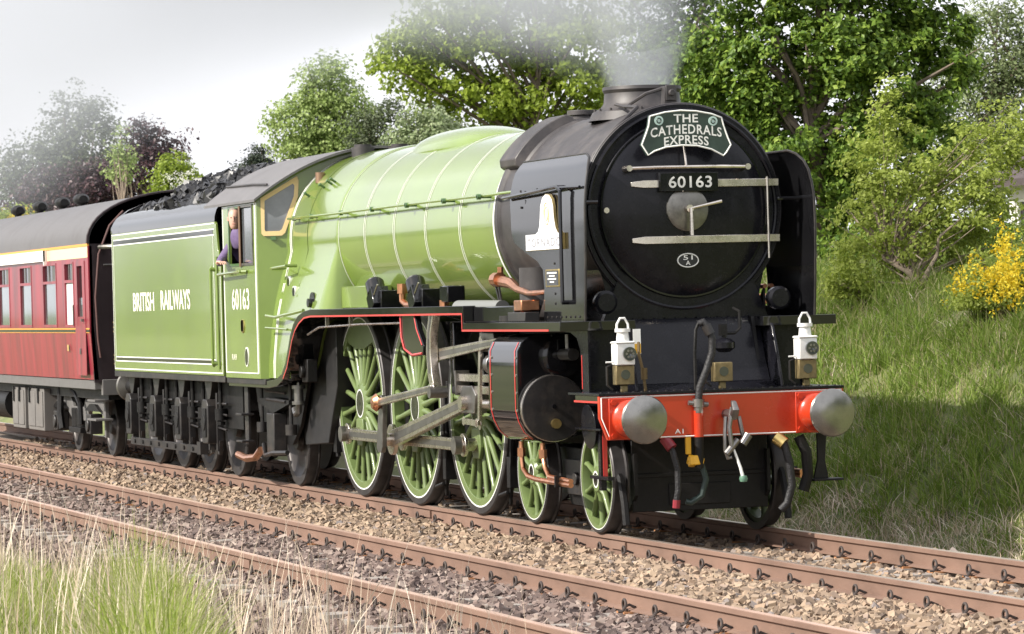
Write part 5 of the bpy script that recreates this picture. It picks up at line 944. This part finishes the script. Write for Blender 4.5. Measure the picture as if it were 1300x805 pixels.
def tree(name, label, cat, bpx, Y, lobes, leaf_px, n_leaf, material, bark=BARK, group=None, trunk_px=10, limbs=26, clump_px=16, shell=.55, conifer=False, stems=1, per_clump=34, base_z=None, droop=0.):
    """lobes: (px, py, rx, ry) of the crown in photograph pixels on the plane y=Y; depth follows the width"""
    b = at(bpx, 300, Y); zb = float(gz(np.array(b.x), np.array(Y))) if base_z is None else base_z; base = Vector((b.x, Y, zb))
    sc = FPX/(b-CAM).dot(fw); root = empty(name, base, label, cat, group)
    side = Vector((rt.x, rt.y, 0)).normalized(); dep = Vector((fw.x, fw.y, 0)).normalized(); Cs = []
    tot = sum(l[2]*l[3] for l in lobes); centers = []
    for (px_, py_, rx_, ry_) in lobes:
        w_ = rx_*ry_/tot; nc = max(3, int(n_leaf*w_/per_clump)); c0 = CAM+(fw*FPX+rt*(px_-650)-up*(py_-402.5))*(1/sc); u = rng.normal(size=(nc, 3)); u /= np.linalg.norm(u, axis=1)[:, None]; rad = (shell+(1-shell)*rng.uniform(0, 1, nc)**.7)*(1+.16*rng.normal(size=nc))
        cc = np.array(c0)+np.outer(u[:, 0]*rad*rx_/sc, np.array(side))+np.outer(u[:, 1]*rad*min(rx_, ry_*1.3)/sc*.9, np.array(dep)); cc[:, 2] += u[:, 2]*rad*ry_/sc; centers.append(cc)
    cc = np.concatenate(centers); cc[:, 2] = np.maximum(cc[:, 2], zb+.1)
    nl = max(1, int(n_leaf/len(cc))); cs = clump_px/sc*rng.uniform(.55, 1.4, len(cc)); off = np.clip(rng.normal(size=(len(cc), nl, 3)), -1.7, 1.7)*np.array([1, 1, .62]); C_ = cc[:, None]+off*cs[:, None, None]
    if droop: C_[..., 2] -= droop/sc*np.abs(rng.normal(size=C_.shape[:2]))
    ow = np.repeat((cc-cc.mean(0))/(np.abs(cc-cc.mean(0)).max(0)+1e-6), nl, 0)+off.reshape(-1, 3)*.35
    C_ = C_.reshape(-1, 3); ok_ = C_[:, 2] > zb+.05; C_, ow = C_[ok_], ow[ok_]
    part('crown', leaf_mesh(name+'_crown', C_-np.array(base), leaf_px/sc, material, ow), None, root, base)
    zmax = cc[:, 2].max(); tr = trunk_px/sc; m = MB(); cen = Vector(cc.mean(0)); order = rng.permutation(len(cc))[:limbs]
    for k in range(stems):
        o = Vector((rng.normal()*.25, rng.normal()*.25, 0)) if stems > 1 else Vector((0, 0, 0))
        topp = Vector((cen.x, cen.y, zmax-.15*(zmax-zb))) if stems == 1 else Vector(cc[order[k]])
        pts = [base+o*.5-Vector((0, 0, .1))]
        for i in range(1, 6):
            t = i/5; p = (base+o*.5).lerp(topp, t); p += Vector((rng.normal(), rng.normal(), 0))*.03*(zmax-zb); pts.append(p)
        m.tube(pts, [tr*(1-.82*i/5)*(1.35 if i == 0 else 1) for i in range(6)], 8)
        if k == 0: spine = pts
    for j in order:
        p = Vector(cc[j]); t = min(.92, max(.12, (p.z-zb)/(zmax-zb)*.72+rng.uniform(-.08, .04))); i = t*5; s0 = spine[int(i)].lerp(spine[min(5, int(i)+1)], i-int(i))
        mid = s0.lerp(p, .5)+Vector((rng.normal(), rng.normal(), .8))*.05*(p-s0).length; m.tube([s0, mid, p, p+(p-mid)*.35], [tr*.42*(1-.6*t), tr*.24, tr*.09, tr*.03], 5)
    part('trunk', m, bark, root); return root
OAK = island_mat('oak_leaves', [(0, (.16, .225, .026)), (.5, (.26, .34, .04)), (1, (.34, .42, .07))], .5, .46)
DEEP = island_mat('sycamore_leaves', [(0, (.06, .115, .016)), (.5, (.12, .2, .026)), (.85, (.19, .28, .04)), (1, (.26, .35, .055))], .5, .3)
HAW = island_mat('hawthorn_leaves', [(0, (.25, .31, .05)), (.5, (.34, .41, .08)), (1, (.42, .48, .13))], .5, .48)
PALE = island_mat('poplar_leaves', [(0, (.22, .3, .08)), (.5, (.29, .38, .12)), (1, (.36, .43, .18))], .5, .35)
SILV = island_mat('whitebeam_leaves', [(0, (.17, .23, .1)), (.5, (.27, .33, .17)), (1, (.36, .41, .25))], .55, .3)
GREY = island_mat('grey_green_leaves', [(0, (.06, .08, .04)), (.5, (.1, .125, .065)), (1, (.15, .18, .1))], .6, .25)
PURP = island_mat('copper_beech_leaves', [(0, (.025, .012, .016)), (.6, (.055, .024, .03)), (.88, (.1, .05, .055)), (1, (.22, .17, .17))], .42, .2)
CONI = island_mat('conifer_needles', [(0, (.012, .022, .014)), (.6, (.03, .045, .028)), (1, (.06, .075, .045))], .6, .1)
WILL = island_mat('willow_leaves', [(0, (.13, .17, .07)), (.5, (.2, .25, .11)), (1, (.28, .32, .17))], .5, .35)
FLOW = island_mat('broom_flowers', [(0, (.6, .42, .015)), (.6, (.74, .57, .03)), (1, (.8, .68, .08))], .6, .3)
BLOS = island_mat('white_blossom', [(0, (.6, .6, .52)), (1, (.8, .8, .74))], .6, .3)

tree('broadleaf_tree', 'tall bright green broadleaf tree whose limbs show above the boiler dome', 'tree', 670, 25, [(560, 60, 85, 70), (640, 40, 95, 70), (730, 60, 80, 70), (600, 130, 75, 50), (690, 130, 85, 48), (520, 70, 45, 50), (660, -60, 150, 60), (760, 120, 40, 45)], 7.5, 26000, OAK, trunk_px=9, limbs=44, clump_px=11, per_clump=64)
BIG = tree('broadleaf_tree', 'large dense dark green tree rising behind the smokebox', 'tree', 1040, 15, [(960, 90, 85, 95), (1060, 60, 110, 100), (1150, 100, 90, 110), (1010, 200, 110, 90), (1120, 220, 110, 90), (920, 130, 60, 85), (1060, 320, 100, 80), (1040, -50, 180, 70), (1190, 40, 50, 70)], 8.5, 60000, DEEP, trunk_px=14, limbs=40, clump_px=10.5, shell=.4, per_clump=85)
tree('hawthorn_tree', 'loose yellow-green thorn tree with several thin stems on the bank', 'tree', 1150, 6.4, [(1150, 250, 80, 75), (1100, 300, 60, 60), (1210, 260, 70, 80), (1250, 200, 60, 60), (1110, 200, 45, 55), (1130, 140, 28, 45), (1075, 360, 40, 38), (1180, 330, 70, 45), (1270, 300, 45, 60), (1290, 180, 40, 60)], 6.2, 17000, HAW, bark=PBARK, trunk_px=3.6, limbs=70, clump_px=8.5, shell=.3, stems=7, per_clump=34)
tree('willow_tree', 'hazy grey-green willow beyond the dark tree', 'tree', 1265, 30, [(1260, 60, 65, 80), (1310, 120, 60, 90), (1220, 130, 50, 90), (1280, 210, 80, 80), (1290, 20, 30, 30)], 5, 26000, WILL, trunk_px=8, limbs=26, clump_px=13, droop=12)
tree('poplar_tree', 'pale fresh green rounded tree at the edge of the open sky', 'tree', 410, 30, [(415, 110, 38, 40), (385, 165, 45, 45), (440, 160, 45, 50), (415, 200, 60, 40)], 5, 19000, PALE, trunk_px=6, limbs=20, clump_px=9)
tree('whitebeam_tree', 'small silvery pale tree peeping over the boiler', 'tree', 540, 18, [(540, 165, 36, 30), (565, 175, 30, 28), (515, 180, 22, 25)], 5.5, 4200, SILV, trunk_px=4, limbs=14, clump_px=8)
tree('cedar_tree', 'dark flat-branched conifer between the pale tree and the silvery one', 'tree', 478, 22, [(475, 155, 38, 14), (485, 180, 48, 16), (470, 205, 45, 14), (500, 140, 18, 14)], 4, 5200, GREY, trunk_px=4, limbs=16, clump_px=8)
tree('broadleaf_tree', 'tall grey-green tree veiled by smoke above the coach roof', 'tree', 80, 26, [(95, 165, 45, 55), (120, 190, 40, 55), (40, 220, 40, 45), (15, 240, 35, 40), (80, 230, 60, 45)], 5, 13000, GREY, trunk_px=7, limbs=24, clump_px=10)
tree('copper_beech_tree', 'dark purple-leaved beech tree above the coach roof', 'tree', 120, 17, [(85, 245, 55, 36), (130, 240, 45, 36), (40, 262, 35, 25), (165, 250, 30, 30)], 5.5, 9000, PURP, trunk_px=6, limbs=22, clump_px=9)
tree('copper_beech_tree', 'spreading purple tree with drooping branch tips behind the tender', 'tree', 195, 19, [(185, 165, 18, 24), (200, 185, 32, 22), (180, 205, 35, 28), (215, 200, 25, 14)], 5, 4200, PURP, trunk_px=4, limbs=26, clump_px=7)
tree('birch_tree', 'slim sapling with bare pale stems above the tender', 'tree', 162, 13, [(158, 190, 14, 26), (150, 215, 16, 20)], 4.5, 900, PALE, bark=PBARK, trunk_px=2.2, limbs=18, clump_px=7, stems=5)
tr9 = tree('lilac_bush', 'bright green bush with white blossom behind the tender', 'bush', 222, 15, [(222, 215, 22, 22), (235, 232, 24, 18), (208, 235, 18, 20)], 5, 3600, OAK, trunk_px=3, limbs=12, clump_px=7)
bc = np.array([at(rng.normal(225, 16), rng.normal(232, 9), 14.6) for _ in range(60)]); bc = (bc[:, None]+rng.normal(size=(60, 9, 3))*.05).reshape(-1, 3); part('blossom', leaf_mesh('blossom', bc-np.array(WL[tr9]), .06, BLOS), None, tr9, WL[tr9])
tree('conifer_tree', 'small dark rounded conifer against the white sky', 'tree', 328, 34, [(328, 200, 15, 14), (322, 215, 20, 16), (340, 216, 14, 14)], 3.2, 4200, CONI, trunk_px=3, limbs=10, clump_px=5, shell=.3)
gw = tree('gorse_bush', 'yellow flowering gorse bush above the coach roof', 'bush', 20, 12, [(22, 280, 26, 18), (0, 285, 25, 18)], 4, 2600, OAK, trunk_px=2, limbs=10, clump_px=7)
bc = np.array([at(rng.normal(20, 17), rng.normal(277, 7), 11.7) for _ in range(120)]); bc = (bc[:, None]+rng.normal(size=(120, 8, 3))*.05).reshape(-1, 3); part('flowers', leaf_mesh('gorse_flowers', bc-np.array(WL[gw]), .05, FLOW), None, gw, WL[gw])
br = tree('broom_bush', 'broom bush covered in yellow flowers on the bank', 'bush', 1272, 5.7, [(1262, 370, 45, 50), (1290, 350, 30, 50), (1240, 390, 35, 32), (1290, 400, 40, 45)], 5.5, 7500, HAW, trunk_px=4, limbs=40, clump_px=10, shell=.25, stems=7)
bc = np.array([at(px_, py_, 5.35+rng.normal()*.15) for px_, py_ in zip(np.concatenate([rng.normal(1255, 22, 150), rng.normal(1285, 12, 90), rng.normal(1275, 5, 26)]), np.concatenate([rng.normal(357, 12, 150), rng.normal(345, 22, 90), rng.normal(312, 12, 26)]))]); bc = (bc[:, None]+rng.normal(size=(len(bc), 7, 3))*.028).reshape(-1, 3)
part('flowers', leaf_mesh('broom_flowers', bc-np.array(WL[br]), .042, FLOW), None, br, WL[br])
tree('bramble_bush', 'low tangled bramble at the foot of the thorn tree', 'bush', 1105, 6.0, [(1085, 380, 50, 26), (1140, 382, 55, 24)], 6.5, 2600, HAW, bark=PBARK, trunk_px=2, limbs=26, clump_px=9, stems=4, shell=.2)
tree('hedge_bush', 'dark hedge growing behind the thorn tree', 'bush', 1190, 11.5, [(1120, 330, 70, 55), (1200, 330, 70, 55), (1270, 330, 60, 60), (1060, 350, 50, 45)], 8, 11000, DEEP, trunk_px=5, limbs=26, clump_px=14, shell=.2, stems=4)
tree('broadleaf_tree', 'mid green bushy tree closing the gap behind the chimney', 'tree', 850, 34, [(820, 90, 60, 90), (880, 60, 60, 90), (790, 170, 60, 50), (860, 180, 70, 60), (850, -40, 90, 60)], 6, 24000, DEEP, trunk_px=8, limbs=20, clump_px=14, shell=.3)

# tree belts along both sides of the line, out of the frame: they are what the paintwork mirrors
def copy_thing(o, loc, rz, k, label):
    c = o.copy(); COL.objects.link(c); c.location = loc; c.rotation_euler = (0, 0, rz); c.scale = (k, k, k); c['label'] = label; c['group'] = label
    for ch in o.children: d = ch.copy(); COL.objects.link(d); d.parent = c
for i in range(30): copy_thing(BIG, (-215+9.5*i+rng.uniform(-2, 2), -42+rng.uniform(-4, 3), .5), rng.uniform(0, 6), rng.uniform(.6, .95), 'leafy tree in the row across the near field')
for i in range(11): copy_thing(BIG, (-6+8.5*i+rng.uniform(-1, 1), 17+rng.uniform(-2, 3)+i*.3, 2.3), rng.uniform(0, 6), rng.uniform(1.0, 1.3), 'leafy tree further along the top of the bank')

# ------------------------------------------------------------------ HOUSE behind the hedge
hx = at(1296, 280, 22); hx = Vector((hx.x, 22, 2.4)); house = empty('house', hx, 'white walled house with dark gable roof half hidden by trees', 'house')
WALLM = mat('house_render', (.62, .6, .56), .8, var=.08); TILE = mat('dark_roof_tiles', (.06, .045, .045), .8, var=.3, vscale=6)
hw0, hw1, hd0, hd1, he = hx.x-.1, hx.x+7, hx.y-.2, hx.y+6, 4.3
part('wall', MB().plate(hw0, hw1, 2.3, he, [(hw0+.25, hw0+1.1, 3.0, 3.9), (hw0+3, hw0+4.2, 3.0, 3.9)], lambda u, v: (u, hd0, v), lambda u, v: (u, hd0+.2, v)).box(hw0, hw0+.2, hd0+.2, hd1, 2.3, he).box(hw1-.2, hw1, hd0+.2, hd1, 2.3, he).box(hw0, hw1, hd1, hd1+.2, 2.3, he), WALLM, house)
for a, b in ((hw0+.25, hw0+1.1), (hw0+3, hw0+4.2)):
    wn = part('window', MB().plate(a, b, 3.0, 3.9, [(a+.06, (a+b)/2-.03, 3.06, 3.84), ((a+b)/2+.03, b-.06, 3.06, 3.84)], lambda u, v: (u, hd0+.05, v), lambda u, v: (u, hd0+.1, v)), WHITE, house); part('pane', MB().box(a, b, hd0+.11, hd0+.12, 3.0, 3.9), DARKGL, wn)
part('roof', MB().prism([(hd0-.4, he-.15), (hd0+3.1, he+2.0), (hd1+.5, he-.15), (hd1+.5, he), (hd0+3.1, he+2.2), (hd0-.4, he)], 'x', hw0-.4, hw1+.4), TILE, house)

# ------------------------------------------------------------------ SMOKE from the chimney, trailing back over the train
sp = [(5.04, 0, 3.9, .36), (5.02, 0, 4.2, .46), (4.95, 0, 4.6, .62), (4.7, .02, 5.05, 1.1), (3.6, .1, 5.5, 1.7), (1.5, .2, 5.9, 2.1), (-2, .4, 6.4, 2.6), (-8, .8, 7.0, 3.2), (-18, 1.0, 7.5, 3.8), (-30, 1.2, 7.8, 4.4), (-48, 1.5, 8.2, 5.0)]
sm = MB().tube([p[:3] for p in sp], [p[3] for p in sp], 20)
SMK = bpy.data.materials.new('smoke'); SMK.use_nodes = True; t = SMK.node_tree; t.nodes.clear(); N = t.nodes.new; K = t.links.new
out_ = N('ShaderNodeOutputMaterial'); pv = N('ShaderNodeVolumePrincipled'); pv.inputs['Color'].default_value = (.66, .68, .73, 1); pv.inputs['Anisotropy'].default_value = .25; K(pv.outputs['Volume'], out_.inputs['Volume'])
ge = N('ShaderNodeNewGeometry'); sx = N('ShaderNodeSeparateXYZ'); K(ge.outputs['Position'], sx.inputs['Vector'])
def mth(op, a, b=None, c=None, clamp=False):
    nd = N('ShaderNodeMath'); nd.operation = op; nd.use_clamp = clamp
    for i, v in enumerate((a, b, c)):
        if v is None: continue
        if isinstance(v, (int, float)): nd.inputs[i].default_value = v
        else: K(v, nd.inputs[i])
    return nd.outputs[0]
def mrange(v, a, b, c, d, smooth=True):
    nd = N('ShaderNodeMapRange'); nd.interpolation_type = 'SMOOTHSTEP' if smooth else 'LINEAR'; K(v, nd.inputs['Value'])
    for k_, x in zip(('From Min', 'From Max', 'To Min', 'To Max'), (a, b, c, d)): nd.inputs[k_].default_value = x
    return nd.outputs['Result']
X_, Y_, Z_ = sx.outputs
nz1 = N('ShaderNodeTexNoise'); nz1.inputs['Scale'].default_value = 1.5; nz1.inputs['Detail'].default_value = 3; mpv = N('ShaderNodeMapping'); mpv.inputs['Scale'].default_value = (.55, 1, 1); K(ge.outputs['Position'], mpv.inputs['Vector']); K(mpv.outputs['Vector'], nz1.inputs['Vector'])
nz2 = N('ShaderNodeTexNoise'); nz2.inputs['Scale'].default_value = .28; nz2.inputs['Detail'].default_value = 3; K(ge.outputs['Position'], nz2.inputs['Vector'])
# rising column
dz = mth('SUBTRACT', Z_, 4.0); xa = mth('SUBTRACT', 5.04, mth('MULTIPLY', .2, mth('MULTIPLY', dz, dz))); rx2 = mth('SUBTRACT', X_, xa); rr_ = mth('SQRT', mth('ADD', mth('MULTIPLY', rx2, rx2), mth('MULTIPLY', Y_, Y_)))
rad = mth('ADD', .34, mth('MULTIPLY', .17, mth('MAXIMUM', dz, 0))); nr = mth('DIVIDE', rr_, rad); nr = mth('ADD', nr, mth('MULTIPLY', mth('SUBTRACT', nz1.outputs['Fac'], .5), .6))
colm = mth('MULTIPLY', mrange(nr, .55, 1.15, 1, 0), mrange(Z_, 5.2, 6.2, 1, 0)); colm = mth('MULTIPLY', colm, mrange(Z_, 4.0, 5.2, 2.9, 2.0)); colm = mth('MULTIPLY', colm, mrange(nz1.outputs['Fac'], .3, .7, .6, 1.25))
# trailing veil
tz = mth('SUBTRACT', 7.7, mth('MULTIPLY', 2.6, mth('POWER', 2.718, mth('DIVIDE', mth('SUBTRACT', X_, 4.0), 9.0)))); tr_ = mth('ADD', 1.1, mth('MULTIPLY', .085, mth('MAXIMUM', mth('SUBTRACT', 4.0, X_), 0)))
ddz = mth('SUBTRACT', Z_, tz); dd = mth('DIVIDE', mth('SQRT', mth('ADD', mth('MULTIPLY', ddz, ddz), mth('MULTIPLY', Y_, Y_))), tr_); dd = mth('ADD', dd, mth('MULTIPLY', mth('SUBTRACT', nz2.outputs['Fac'], .5), .8))
veil = mth('MULTIPLY', mrange(dd, .35, 1.05, 1, 0), mrange(X_, 3.2, 5.2, 1, 0)); veil = mth('MULTIPLY', veil, mrange(X_, -24, 3, .05, .42)); veil = mth('MULTIPLY', veil, mrange(nz2.outputs['Fac'], .3, .7, .5, 1.4))
K(mth('ADD', colm, veil), pv.inputs['Density'])
smo = part('smoke_plume', sm, SMK, None, (0, 0, 0)); tag(smo, 'grey smoke rising from the chimney and trailing back over the train', 'smoke', kind='stuff')
